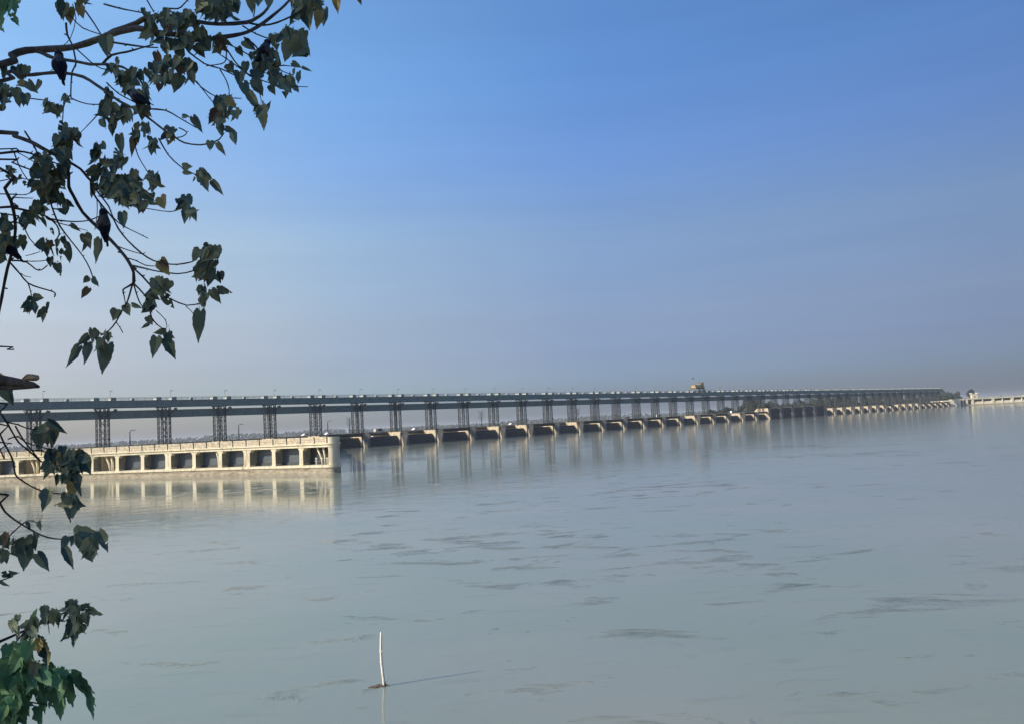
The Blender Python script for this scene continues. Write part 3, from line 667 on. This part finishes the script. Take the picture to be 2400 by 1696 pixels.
BR = [ # (points, start width px, end width px)
 ([(0,152),(28,130),(61,119),(111,116),(172,111),(233,91),(266,75),(319,55),(344,42),(400,39),(461,51),(511,57),(577,53),(600,43),(619,30),(636,6),(645,-20)],17,5),
 ([(250,84),(319,66),(360,75),(402,80),(450,89),(483,96),(505,88),(533,86),(566,80),(588,72),(616,55),(644,33),(666,14),(690,-12)],14,5),
 ([(577,53),(616,60),(650,53),(680,40),(727,22),(760,10)],5,3),([(569,61),(600,80),(638,93),(655,93)],3.5,2),
 ([(572,88),(594,103),(608,119),(644,155),(666,169),(686,176)],4,2),([(644,157),(663,154),(686,156)],3,2),
 ([(505,97),(530,114),(550,144),(572,166),(594,180),(650,200),(722,204)],4.5,1.8),([(533,103),(566,119),(588,133),(605,147)],3.5,2),
 ([(519,130),(555,155),(583,177),(600,186)],3,2),([(442,122),(480,150),(516,161),(550,177),(594,202),(608,216),(612,235),(620,250)],4,1.5),
 ([(530,111),(530,139),(519,150),(483,155)],3,2),([(516,164),(530,188),(537,211),(536,230)],3,2),
 ([(430,150),(442,166),(461,194),(483,213),(508,227),(539,230),(566,231)],3.5,2),([(461,191),(491,230),(511,255)],2.5,1.5),
 ([(85,120),(100,125),(125,136),(177,144),(211,151),(241,151),(277,155),(294,161),(322,180),(335,200)],9,4),
 ([(0,191),(17,172),(28,168),(50,177),(83,175),(122,171),(155,172),(194,180),(222,197),(250,216),(277,236),(305,250),(333,266),(360,286),(388,308),(410,322),(432,335),(469,340),(494,335),(514,327),(525,312)],9,2.5),
 ([(350,256),(388,259),(416,274),(450,294),(460,300)],4,2),([(241,150),(261,130),(299,122),(327,114),(360,105)],6,3),
 ([(266,100),(299,105),(344,111),(370,112)],5,3),
 ([(155,55),(158,83),(169,105),(177,139),(177,155),(169,169),(166,222),(172,233),(205,244),(233,245)],4.5,2.5),
 ([(169,105),(211,144),(238,161),(266,166)],3.5,2),([(150,236),(147,277),(144,308)],3,2),([(166,222),(155,235),(150,250)],3,2),
 ([(0,205),(17,222),(55,229),(111,236)],4,2.5),([(250,194),(277,219),(308,236),(333,250)],3.5,2),
 ([(372,325),(394,363),(424,391),(455,408),(500,425)],3.5,2),([(310,300),(319,352),(333,383),(355,416)],3,2),
 ([(244,10),(277,19),(305,25),(344,32)],4,3),([(341,-5),(360,28)],3.5,3),([(383,19),(416,21),(430,11),(445,-6)],3.5,3),
 ([(200,26),(219,53),(238,84)],3.5,3.5),([(155,30),(169,42),(194,66),(233,80)],3,2.5),([(590,-5),(598,10),(594,40)],3,3),
 ([(170,10),(178,45),(165,90),(150,105)],2,1.5),([(230,268),(205,295),(188,312)],2.5,1.5),([(420,300),(438,310),(428,320),(405,325)],3,2),
 ([(0,310),(33,319),(72,333),(97,347),(122,360),(155,377),(188,396),(205,416),(230,440),(262,455)],10,4),
 ([(0,360),(39,355),(72,360),(97,371),(122,380),(150,390)],5.5,3),([(0,374),(28,381),(55,392),(80,402),(100,420)],5,3),
 ([(58,308),(83,349),(94,383),(103,402),(111,450),(120,480),(128,503)],4,3),([(33,358),(45,390),(60,415),(80,440)],3,2),
 ([(0,402),(20,412),(50,420)],3,2),([(0,425),(25,415),(40,428)],2.5,2),([(0,350),(25,352),(50,362),(80,380)],3,2),
 ([(155,377),(161,410),(161,437),(172,459),(194,498),(227,531),(261,564),(286,592),(302,614),(313,639),(313,664)],7.5,7),
 ([(313,664),(300,672),(288,680),(291,695),(294,714)],5,2),([(313,664),(308,675),(299,706),(286,728),(272,755),(255,775),(236,786)],4,3),
 ([(272,755),(280,766),(288,780)],2.5,2),([(313,664),(319,686),(327,708),(341,730)],4,2),
 ([(313,664),(341,694),(350,720),(355,744),(369,761),(388,775)],4,2.5),([(366,728),(388,750),(391,769)],2,1.5),
 ([(308,625),(333,647),(358,675),(374,689),(402,702),(438,716),(469,711)],4.5,2.5),([(436,718),(449,730),(456,741)],2,1.5),
 ([(308,622),(347,631),(369,636),(416,642),(450,636),(462,628)],4,2.5),([(302,606),(319,611),(341,622),(363,624)],3,2),
 ([(277,578),(299,586),(330,595),(341,592)],3,1.5),
 ([(213,420),(213,442),(227,467),(250,495),(266,514),(277,536),(299,564),(333,595),(360,611),(388,618),(416,620),(450,614),(462,606)],4.5,3),
 ([(215,432),(236,459),(255,484),(266,511),(291,531),(319,545),(347,559)],4,2),
 ([(120,480),(128,503),(141,531),(166,564),(194,600),(211,631),(219,656)],4,2.5),([(108,511),(139,517),(177,520),(208,517),(233,507)],4,2.5),
 ([(0,487),(33,488),(78,498),(111,509),(133,528),(139,550),(128,565)],6,2.5),([(111,514),(144,525),(169,531),(205,541)],3,1.5),
 ([(0,455),(30,463),(75,465)],3,2),([(30,455),(60,457),(86,444)],2.5,2),([(227,467),(228,500),(222,540)],2,1.5),
 ([(230,460),(270,467),(300,480),(380,495),(410,495),(430,486)],2.5,2),
 ([(0,395),(11,442),(25,470),(33,503),(36,536),(33,564),(28,592),(17,631),(8,675),(0,719),(-14,780)],8,6),
 ([(28,611),(61,614),(83,631),(97,633),(111,622)],4,2.5),([(25,617),(47,642),(66,664),(94,675),(122,683),(130,689),(127,697)],4,2.5),
 ([(66,664),(72,684),(75,703)],3,2),([(28,611),(78,613),(111,610),(125,600)],2.5,2),([(0,812),(17,819),(33,819)],3.5,2.5),([(50,642),(60,648),(73,650)],2,1.5),
 ([(0,500),(36,520),(55,531),(69,559),(94,586)],4,2),([(60,600),(80,595),(94,590)],2,1.5),
 ([(-12,940),(0,964),(17,991),(30,1014),(44,1036),(64,1052),(83,1069),(100,1083),(114,1088)],4.5,3),
 ([(17,989),(42,994),(61,1002),(83,1005),(97,1002)],3.5,2),([(36,997),(55,1030),(75,1055),(91,1075)],3.5,2.5),
 ([(19,1028),(42,1022),(61,1036),(97,1047),(133,1055),(150,1062)],3,2),([(75,1055),(97,1056),(116,1061),(128,1066)],3.5,3),
 ([(-10,990),(0,1016),(11,1041),(28,1072),(36,1111),(50,1124),(72,1138),(97,1149),(125,1155),(150,1156)],4.5,2.5),
 ([(-6,1035),(0,1052),(11,1075)],4,3),
 ([(-10,1155),(0,1177),(11,1197),(33,1216),(55,1230),(83,1246),(111,1258),(147,1263),(165,1262)],5,3),
 ([(8,1269),(33,1244),(64,1219),(86,1224),(95,1228)],3,2),([(0,1360),(10,1352),(25,1342)],3,2),
]
tw = MB()
for (pts, w0, w1) in BR:
    P = [at(x, y, D(x, y)) for x, y in pts]; n = len(P)
    rad = [((w0+(w1-w0)*i/(n-1))*D(*pts[i])/FPX)/2*1.05 for i in range(n)]
    if pts[0][0] <= 0 and pts[0][1] > 60:
        p0 = P[0]; hz = min(p0.z-.05, 9.6); hz = max(hz-.5, 5.4)
        tp = Vector((TRX.x, TRX.y, hz)); P = [tp, tp.lerp(p0, .5)+Vector((0, 0, .12)), ]+P; rad = [rad[0]*1.5, rad[0]*1.2]+rad
    # smooth: insert catmull-rom midpoints with a little knottiness
    Q = []; RR = []
    for i in range(len(P)-1):
        p_1, p1, p2, p3 = P[max(i-1, 0)], P[i], P[i+1], P[min(i+2, len(P)-1)]
        for tt in (0, .5):
            q_ = .5*((2*p1)+(p2-p_1)*tt+(2*p_1-5*p1+4*p2-p3)*tt*tt+(3*p1-p_1-3*p2+p3)*tt**3)
            Q.append(q_); RR.append((rad[i]*(1-tt)+rad[i+1]*tt)*random.uniform(.9, 1.15))
    Q.append(P[-1]); RR.append(rad[-1])
    (tk if w0 >= 9 else tw).tube(Q, RR, 7 if w0 >= 9 else 5)
    if w0 < 9:
        for q_, r_ in list(zip(Q, RR))[2::3]:   # buds
            dr = Vector((random.uniform(-1, 1), random.uniform(-.5, .5), random.uniform(-.3, 1))).normalized()
            tw.tube([q_, q_+dr*r_*3.2], [r_*.8, r_*.4], 4)
tk.build('trunk', M['bark'], tree, local=False)
tw.build('twigs', M['twig'], tree, local=False)
# broken snag
q = MB()
def pp(x, y, dd=0.0): return at(x, y, 5.2+dd)
q.tube([pp(-260, 850), pp(-90, 876), pp(-5, 889), pp(30, 894), pp(60, 898), pp(78, 902), pp(92, 906)], [.062, .05, .034, .029, .022, .02, .008], 8)
q.tube([pp(-90, 880), pp(-8, 907), pp(30, 908), pp(60, 907.5), pp(84, 906)], [.04, .017, .014, .010, .008], 7)
q.tube([pp(54, 890), pp(66, 883), pp(76, 884), pp(88, 885), pp(91, 888)], [.012, .022, .022, .018, .006], 7)
for k in range(1): q.tube([pp(-20, 862), pp(8, 880), pp(14, 890)], [.006, .006, .01], 5)
q.m = [1 if k >= len(q.m)-40 else 0 for k in range(len(q.m))]
o = q.build('broken_branch', [M['bark'], M['snag']], tree, local=False); o['label'] = 'broken sunlit branch stub with a split end'
q = MB(); q.tube([at(-260, 850, 5.2), Vector((TRX.x, TRX.y, 6.6))], [.065, .09], 8); q.build('limb', M['bark'], tree, local=False)
# leaves
HALF = [(0.0, .0), (.17, .11), (.36, .05), (.46, -.15), (.44, -.36), (.33, -.58), (.19, -.78), (.07, -.93), (0.0, -1.06)]
H2 = []
for _i in range(len(HALF)-1):
    (xa, ya), (xb, yb) = HALF[_i], HALF[_i+1]
    H2.append((xa*.97 if 0 < _i else xa, ya)); H2.append(((xa+xb)/2+.02, (ya+yb)/2+.02))
H2.append(HALF[-1]); HALF = H2
def leaf(q, px, py, Lpx, ang=None, mi=0, wid=.82, dd=0.0, rnd=random, jag=.04, face=None, stem=True):
    d = D(px, py)+dd if dd < 50 else dd-100
    c = at(px, py, d); Lm = Lpx*d/FPX
    ang = R(ang) if ang is not None else R(-90+rnd.gauss(0, 32))
    tdir = (cr*math.cos(ang)+cu*math.sin(ang)+cf*rnd.uniform(-.35, .35)).normalized()
    side = tdir.cross(cf).normalized(); nrm = side.cross(tdir).normalized()
    ph = R(rnd.gauss(0, 42)) if face is None else R(face)
    qn = Quaternion(tdir, ph); side = qn @ side; nrm = qn @ nrm
    base = c - tdir*Lm*.5; fold = rnd.uniform(.1, .5); curl = rnd.uniform(-.1, .35); wv = rnd.uniform(0, 6.28)
    def P(x, y): return base + side*(x*wid*Lm) - tdir*(y*Lm) - nrm*(fold*abs(x)*Lm*wid + curl*y*y*Lm) + nrm*(.04*Lm*math.sin(y*9+wv)*abs(x)*2)
    mid = [P(0, min(y, 0)) for x, y in HALF]
    n = len(HALF); bite = rnd.random() < .22
    for sg in (1, -1):
        ed = [P(sg*max(0, x*(1+rnd.uniform(-jag, jag)*2)), y+rnd.uniform(-jag, jag)*.5) if x > 0 else P(0, y) for x, y in HALF]
        vs = mid+ed; fs = []
        for i in range(n-1):
            if bite and rnd.random() < .05: continue
            f = (i, i+1, n+i+1, n+i) if sg > 0 else (i, n+i, n+i+1, i+1)
            fs.append(f)
        q.add(vs, fs, mi, True)
    if stem:
        up = Vector((0, 0, 1)); e = base - tdir*Lm*.16 + side*Lm*rnd.uniform(-.12, .12)
        q.tube([base, e], max(.001, Lm*.012), 3, mi, False)
CL = [ # ellipse clusters (cx,cy,rx,ry,n,L)
 (40,205,30,34,10,36),(5,235,10,22,4,30),(125,250,16,14,5,30),(155,235,8,6,2,20),(150,12,8,14,3,34),(190,12,16,14,5,30),
 (400,72,55,30,34,30),(345,38,10,10,3,24),(392,45,18,10,5,24),(430,165,24,22,11,34),(372,182,16,22,7,34),(345,168,9,10,3,24),(277,150,14,7,4,16),
 (257,175,14,12,4,22),(285,185,7,10,2,28),(310,192,26,18,11,30),(255,248,18,20,8,34),(258,290,14,10,3,36),(295,268,16,14,5,30),(333,235,18,30,8,32),
 (330,310,18,18,9,28),(358,345,12,12,4,34),(395,312,12,14,5,28),(150,325,17,18,6,38),(180,325,10,14,4,28),(235,372,18,24,8,30),(277,385,12,20,5,30),
 (125,385,40,30,30,28),(110,428,34,26,20,30),(240,400,26,18,11,28),(270,425,26,18,12,28),(302,428,20,16,8,30),(358,428,16,12,7,28),
 (20,405,10,8,4,16),(45,425,12,8,4,16),(118,445,30,22,12,32),(130,470,18,14,7,28),(235,440,24,12,9,26),(290,455,28,20,15,32),(335,473,18,16,9,32),
 (435,490,14,16,6,30),(98,483,13,10,4,30),(90,503,14,8,4,24),(145,484,8,12,3,28),(60,525,12,15,5,30),(82,515,8,8,3,22),
 (15,528,12,20,7,28),(12,565,12,22,9,32),(6,598,8,14,4,28),(50,572,9,6,2,24),(105,578,15,12,4,28),(142,583,15,13,5,26),
 (72,718,11,13,5,28),(103,733,9,9,2,28),(372,678,24,16,7,32),(353,708,11,17,5,30),(495,603,14,18,8,36),(468,640,9,13,4,30),(490,640,13,13,6,34),(507,652,8,8,3,26),
 (478,680,9,7,4,18),(480,700,9,10,3,30),(220,788,8,9,4,26),(250,793,9,8,3,26),(232,815,9,9,3,24),(398,787,6,8,2,24),
 (112,1012,13,14,5,30),(130,1085,24,15,13,28),(178,1080,26,18,12,34),(120,1105,11,9,4,22),(172,1118,18,20,12,32),(165,1185,9,16,5,40),
 (185,1262,12,12,5,26),(205,1285,17,17,7,34),(10,1288,10,20,6,34),(55,1280,26,13,8,34),(78,1270,16,10,5,30),
 (515,22,42,22,28,34),(715,12,32,16,16,32),(512,105,13,12,4,36),(475,110,9,14,3,32),(440,55,20,20,8,30),(460,90,20,14,7,28),
 (672,85,15,11,5,28),(705,108,13,14,5,40),(625,145,20,16,8,30),(602,137,12,10,4,24),(607,160,10,14,5,28),(640,185,7,15,4,30),(675,203,13,12,4,40),
 (532,238,12,10,4,28),(515,265,14,20,7,38),(548,262,8,16,3,32),(612,255,10,10,4,24),(470,413,18,8,6,26),(605,175,9,12,3,28),(420,110,25,20,10,28),(395,150,12,10,4,24)]
SG = [ # single leaves (x,y,L,ang,mat,wid)
 (90,203,26,-115,0,.5),(163,38,34,-85,1,.8),(145,28,34,-90,0,.7),(253,112,46,-85,0,.75),(375,148,44,-75,2,.5),(415,198,38,-110,0,.9),
 (283,340,44,-80,0,.55),(312,346,42,-95,2,.45),(385,478,34,-60,1,.9),(435,508,34,-95,0,.6),(455,505,32,-65,0,.6),(165,480,28,-30,0,.55),(290,517,34,-80,0,.75),
 (205,566,32,-75,0,.9),(200,580,24,-110,0,.5),(232,590,52,-103,0,.55),(163,603,30,-75,0,.6),(118,615,22,-80,0,.8),(137,632,30,-70,0,.65),
 (203,656,18,-140,0,.9),(227,662,24,-50,0,.7),(200,688,26,-115,2,.8),(92,699,24,-10,0,.9),(104,740,32,-100,0,.6),(270,738,26,-115,0,1.),(300,728,28,-60,0,.8),(322,718,24,-20,0,.5),
 (388,628,38,-55,1,.9),(397,708,32,-55,0,.8),(352,752,20,-60,0,.9),(340,765,20,-150,0,.5),(375,778,24,-170,0,.7),(364,815,46,-95,0,.6),(401,818,46,-70,0,.62),
 (462,600,30,-115,0,.9),(480,705,30,-100,0,.9),(507,695,34,-60,0,.7),(528,682,32,-12,0,.65),(467,766,66,-93,0,.48),
 (195,797,36,-142,0,.5),(175,835,48,-115,0,.45),(207,827,44,-95,0,.6),(245,840,64,-95,0,.62),(240,812,26,-60,0,.5),
 (97,1028,46,-95,0,.85),(125,1030,40,-95,1,.5),(135,1000,44,-40,0,.5),(122,1068,30,-90,0,.8),(146,1056,20,-90,0,1.),(153,1070,20,-60,1,.9),
 (205,1090,44,-60,0,.8),(135,1125,28,-110,0,.5),(108,1112,24,-120,0,.4),(170,1148,36,-100,1,.8),(190,1145,32,-60,0,.5),(112,1172,44,-92,0,.75),(167,1195,50,-88,0,.65),
 (69,1230,16,-60,0,.6),(94,1232,22,-65,0,.7),(154,1274,30,-100,0,.8),(163,1308,48,-65,0,.45),(212,1247,44,-10,0,.6),(247,1266,48,-55,0,.75),(60,1312,44,-85,0,.8),(102,1316,44,-60,0,.6),
 (27,1341,32,5,0,.55),(12,1367,24,-25,0,.4),(22,925,46,-75,0,.75),
 (590,12,34,-85,0,.7),(606,4,28,-90,0,.8),(632,4,34,-95,0,.8),(690,42,40,-120,0,.6),(722,46,46,-80,0,.75),(746,48,40,-100,1,.6),(762,45,46,-85,0,.55),(790,12,34,-85,1,.6),(843,2,22,-70,2,.5),
 (586,108,32,-40,0,.75),(645,101,34,-80,0,.8),(563,122,22,-60,0,.8),(675,122,46,-105,0,.8),(660,88,40,-130,0,.5),(690,85,44,-35,0,.5),(650,135,28,-55,0,.6),
 (575,160,30,-85,0,.7),(543,162,28,-60,0,.9),(562,187,38,-85,0,.7),(608,206,38,-60,0,.8),(655,170,20,-45,0,.8),(650,187,22,-150,0,.8),
 (697,155,24,-30,0,.6),(720,163,22,-20,0,.35),(690,172,18,-90,0,.5),(703,186,34,-75,0,.55),(577,215,44,-70,0,.55),(597,240,46,-60,0,.5),(620,278,52,-80,0,.6),(628,250,26,60,0,.5),
 (518,308,28,-80,0,.7),(543,306,26,-20,0,.6),(550,327,32,-70,0,.6),(437,274,18,-10,0,.7),(464,294,38,-60,0,.5),(493,343,22,-90,0,.9),(519,350,30,-60,0,.5),
 (440,391,20,0,0,.9),(440,405,18,-20,0,.8),(482,432,34,-70,0,.7),(512,441,36,-50,0,.5),(105,522,22,-70,0,.5),(125,545,20,-60,0,.4),(178,535,24,-40,0,.5),(640,212,22,-60,0,.8),(385,620,20,-40,2,.8)]
rnd = random.Random(21); q = MB()
for (cx, cy, rx, ry, n, Lp) in CL:
    n = int(n*1.65+1); rx = rx*1.15+3; ry = ry*1.15+3; Lp *= .98
    for k in range(n):
        th = rnd.uniform(0, 6.283); rr = math.sqrt(rnd.random()); dx, dy = math.cos(th)*rr, math.sin(th)*rr
        ang = -90+dx*45+rnd.gauss(0, 28)
        leaf(q, cx+dx*rx, cy+dy*ry, Lp*rnd.uniform(.7, 1.12), ang, 0 if rnd.random() > .05 else (1 if rnd.random() < .6 else 2), rnd.uniform(.6, .9), rnd.uniform(-.14, .14), rnd)
for (x, y, Lp, ang, mi, wd) in SG: leaf(q, x, y, Lp*1.08, ang, mi, wd, 0, rnd, face=rnd.gauss(0, 12))
q.build('foliage', [M['leaf'], M['leaf_y'], M['leaf_b']], tree, local=False)
q = MB()
for (cx, cy, rx, ry, n, Lp) in [(22,12,30,16,10,40),(5,55,8,10,3,30)]:
    for k in range(n):
        th = rnd.uniform(0, 6.283); rr = math.sqrt(rnd.random()); leaf(q, cx+math.cos(th)*rr*rx, cy+math.sin(th)*rr*ry, Lp, None, 0, .8, 103.9+rnd.uniform(-.2, .2), rnd, .1)
leaf(q, 36, 50, 34, -65, 0, .5, 103.9, rnd, .1)
q.tube([at(-40, 10, 3.9), at(40, 5, 3.9)], .004, 5)
o = q.build('foliage', [M['leaf_g']], tree, local=False); o['label'] = 'bright green leaves in the top left corner'
q = MB()
for k in range(5200):   # added crown mass, unseen, set towards the sun to shade the near leaves
    d = Vector((rnd.gauss(0, 1), rnd.gauss(0, 1), rnd.gauss(0, 1))).normalized()*rnd.uniform(.25, 1)
    p = Vector((-9.6+d.x*3.2, 3.6+d.y*5.4, 12.0+d.z*3.8)); n_ = Vector((rnd.gauss(0, 1), rnd.gauss(0, 1), rnd.gauss(0, 1))).normalized()
    a = n_.orthogonal().normalized()*.17; bb = n_.cross(a).normalized()*.13; q.add([p+a, p+bb, p-a, p-bb], [(0, 1, 2, 3)])
q.build('crown', M['leaf'], tree, local=False)
# ------------------------------------------------------------------ leafy shrub lower left
sh = empty('shrub', (-4.3, 4.6, 4.4), 0, 'leafy green shrub spray pushing into the bottom left corner', 'shrub')
q = MB(); DS = 4.3
for pts, w0, w1 in [([(-160,1560),(-60,1520),(0,1502),(21,1493),(61,1475),(120,1450),(170,1425),(215,1428)],9,3),([(-150,1620),(-40,1590),(40,1580),(110,1570),(170,1590),(205,1620)],8,3),([(-150,1680),(-40,1650),(40,1640),(110,1650)],8,3),([(61,1475),(90,1510),(110,1530)],4,2),([(-100,1700),(0,1690),(60,1680)],6,3)]:
    n = len(pts); P = [at(x, y, DS+.1*math.sin(x*.05)) for x, y in pts]; r_ = [(w0+(w1-w0)*i/(n-1))*DS/FPX/2 for i in range(n)]
    q.tube([Vector((-4.3, 4.6, 3.9)), (Vector((-4.3, 4.6, 4.2))+P[0])/2]+P, [r_[0]*2, r_[0]*1.5]+r_, 6)
q.build('stems', M['twig'], sh, local=False)
q = MB()
for (cx, cy, rx, ry, n, Lp, mi) in [(40,1472,12,15,5,36,0),(78,1470,22,15,9,36,0),(120,1452,22,15,10,38,0),(165,1430,22,14,10,34,0),(175,1462,16,20,7,48,0),(70,1500,20,12,6,34,0),(88,1515,16,10,4,32,1),
    (45,1540,40,20,14,50,2),(40,1590,45,30,30,52,2),(30,1650,36,35,26,56,2),(100,1600,40,22,18,48,2),(140,1605,25,20,9,50,2),(80,1575,40,14,8,42,0),(15,1680,20,20,10,50,2)]:
    for k in range(n):
        th = rnd.uniform(0, 6.283); rr = math.sqrt(rnd.random()); dx, dy = math.cos(th)*rr, math.sin(th)*rr
        leaf(q, cx+dx*rx, cy+dy*ry, Lp*rnd.uniform(.75, 1.1), -90+dx*40+rnd.gauss(0, 25), mi, rnd.uniform(.55, .85), 100+DS+rnd.uniform(-.18, .12), rnd, .09)
for (x, y, Lp, ang, mi, wd) in [(85,1437,34,60,2,.5),(223,1433,40,-15,0,.6),(205,1450,34,-60,0,.8),(112,1532,50,-78,0,.7),(178,1480,60,-85,0,.6),(205,1620,78,-65,2,.45),(195,1600,70,-50,2,.45),(143,1650,66,-85,2,.6),(165,1628,54,-80,2,.6),(125,1625,50,-100,2,.6),(150,1600,44,-70,1,.8),(215,1650,60,-80,2,.35),(104,1645,50,-75,2,.6),(95,1680,50,-70,2,.6),(200,1418,26,30,0,.7)]:
    leaf(q, x, y, Lp, ang, mi, wd, 100+DS, rnd, .12, face=rnd.gauss(0, 12))
q.build('foliage', [M['leaf'], M['leaf_y'], M['leaf_g']], sh, local=False)
# ------------------------------------------------------------------ birds
def bird(px, py, Lpx, ang, yaw, label, legs=True):
    d = D(px, py)-.10; c = at(px, py, d); Lm = Lpx*1.08*d/FPX; an = R(ang)
    ax = (cr*math.cos(an)+cu*math.sin(an)+cf*math.sin(R(yaw))*.6).normalized()     # tail -> head
    lf = (cf - ax*cf.dot(ax)).normalized(); up = lf.cross(ax).normalized()
    if up.z < 0: up = -up; lf = -lf
    o = empty('bird', c, 0, label, 'bird', 'birds perched in the near tree')
    st_ = [(-.50, -.05, .045, .012), (-.36, -.03, .05, .014), (-.22, 0, .06, .03), (-.10, .005, .105, .09), (.04, .01, .135, .13), (.16, .02, .125, .125), (.26, .05, .09, .095), (.32, .075, .075, .08), (.38, .09, .078, .08), (.44, .085, .055, .06), (.475, .075, .02, .025)]
    q = MB(); n = 12; vs = []
    for (x, z, rw, rh) in st_:
        for j in range(n):
            th = 2*math.pi*j/n; vs.append(ax*(x*Lm)+lf*(math.cos(th)*rw*1.35*Lm)+up*((z+math.sin(th)*rh*1.3)*Lm))
    fs = []; ms = []
    for i in range(len(st_)-1):
        for j in range(n): fs.append((i*n+j, i*n+(j+1) % n, (i+1)*n+(j+1) % n, (i+1)*n+j)); ms.append(1 if 4 <= i <= 6 else 0)
    fs += [tuple(range(n-1, -1, -1)), tuple((len(st_)-1)*n+j for j in range(n))]; ms += [0, 0]
    q.add(vs, fs, 0, True); q.m = ms
    q.build('body', [M['feather'], M['neck']], o)
    q = MB(); q.tube([ax*(.45*Lm)+up*(.075*Lm), ax*(.52*Lm)+up*(.068*Lm), ax*(.585*Lm)+up*(.045*Lm)], [.024*Lm, .017*Lm, .004*Lm], 6); q.build('beak', M['beak'], o)
    for sg in (-1, 1):
        q = MB(); W = [(.2, .03, .10), (.06, .0, .142), (-.1, -.02, .12), (-.26, -.03, .06), (-.36, -.035, .03)]
        a_ = []; b_ = []
        for (x, z, y) in W:
            a_.append(ax*(x*Lm)+lf*(sg*y*1.37*Lm)+up*((z+.05)*Lm)); b_.append(ax*((x-.03)*Lm)+lf*(sg*(y*1.37+.006)*Lm)+up*((z-.045)*Lm))
        q.add(a_+b_, [(i, i+1, 5+i+1, 5+i) for i in range(4)], 0, True); q.build('wing', M['feather'], o)
        if legs:
            q = MB(); q.tube([ax*(.0*Lm)+lf*(sg*.05*Lm)-up*(.11*Lm), ax*(.01*Lm)+lf*(sg*.05*Lm)-up*(.2*Lm)], .008*Lm, 5); q.build('leg', M['beak'], o)
        q = MB(); e = ax*(.40*Lm)+lf*(sg*.098*Lm)+up*(.10*Lm); q.tube([e-lf*.002, e+lf*sg*.004], [.01*Lm, .007*Lm], 6); q.build('eye', M['glass'], o)
    return o
bird(140, 160, 92, 118, 35, 'dark crow facing right, perched under the thick limb at upper left')
bird(327, 232, 74, 160, 25, 'dark bird half hidden among leaves on the middle branch')
bird(244, 533, 84, 99, -30, 'dark crow sitting upright with its back turned on the lower sloping branch')
bird(24, 585, 84, 144, 10, 'dark bird at the left edge with its tail pointing down to the right')
bird(617, 125, 74, 62, 30, 'small dark blue bird among the leaves at the outer end of the top branch')
# ------------------------------------------------------------------ haze
hz = MB(); hz.box(-12000, 12000, -700, 12500, -4, 37)
ho = hz.build('haze', []); tag(ho, kind='stuff')
hm = bpy.data.materials.new('haze'); hm.use_nodes = True; t = hm.node_tree; t.nodes.clear()
oo = t.nodes.new('ShaderNodeOutputMaterial'); pv = t.nodes.new('ShaderNodeVolumePrincipled'); t.links.new(pv.outputs[0], oo.inputs['Volume'])
pv.inputs['Color'].default_value = (.80, .86, .95, 1); pv.inputs['Density'].default_value = .00014; pv.inputs['Anisotropy'].default_value = 0.1
ho.data.materials.append(hm)
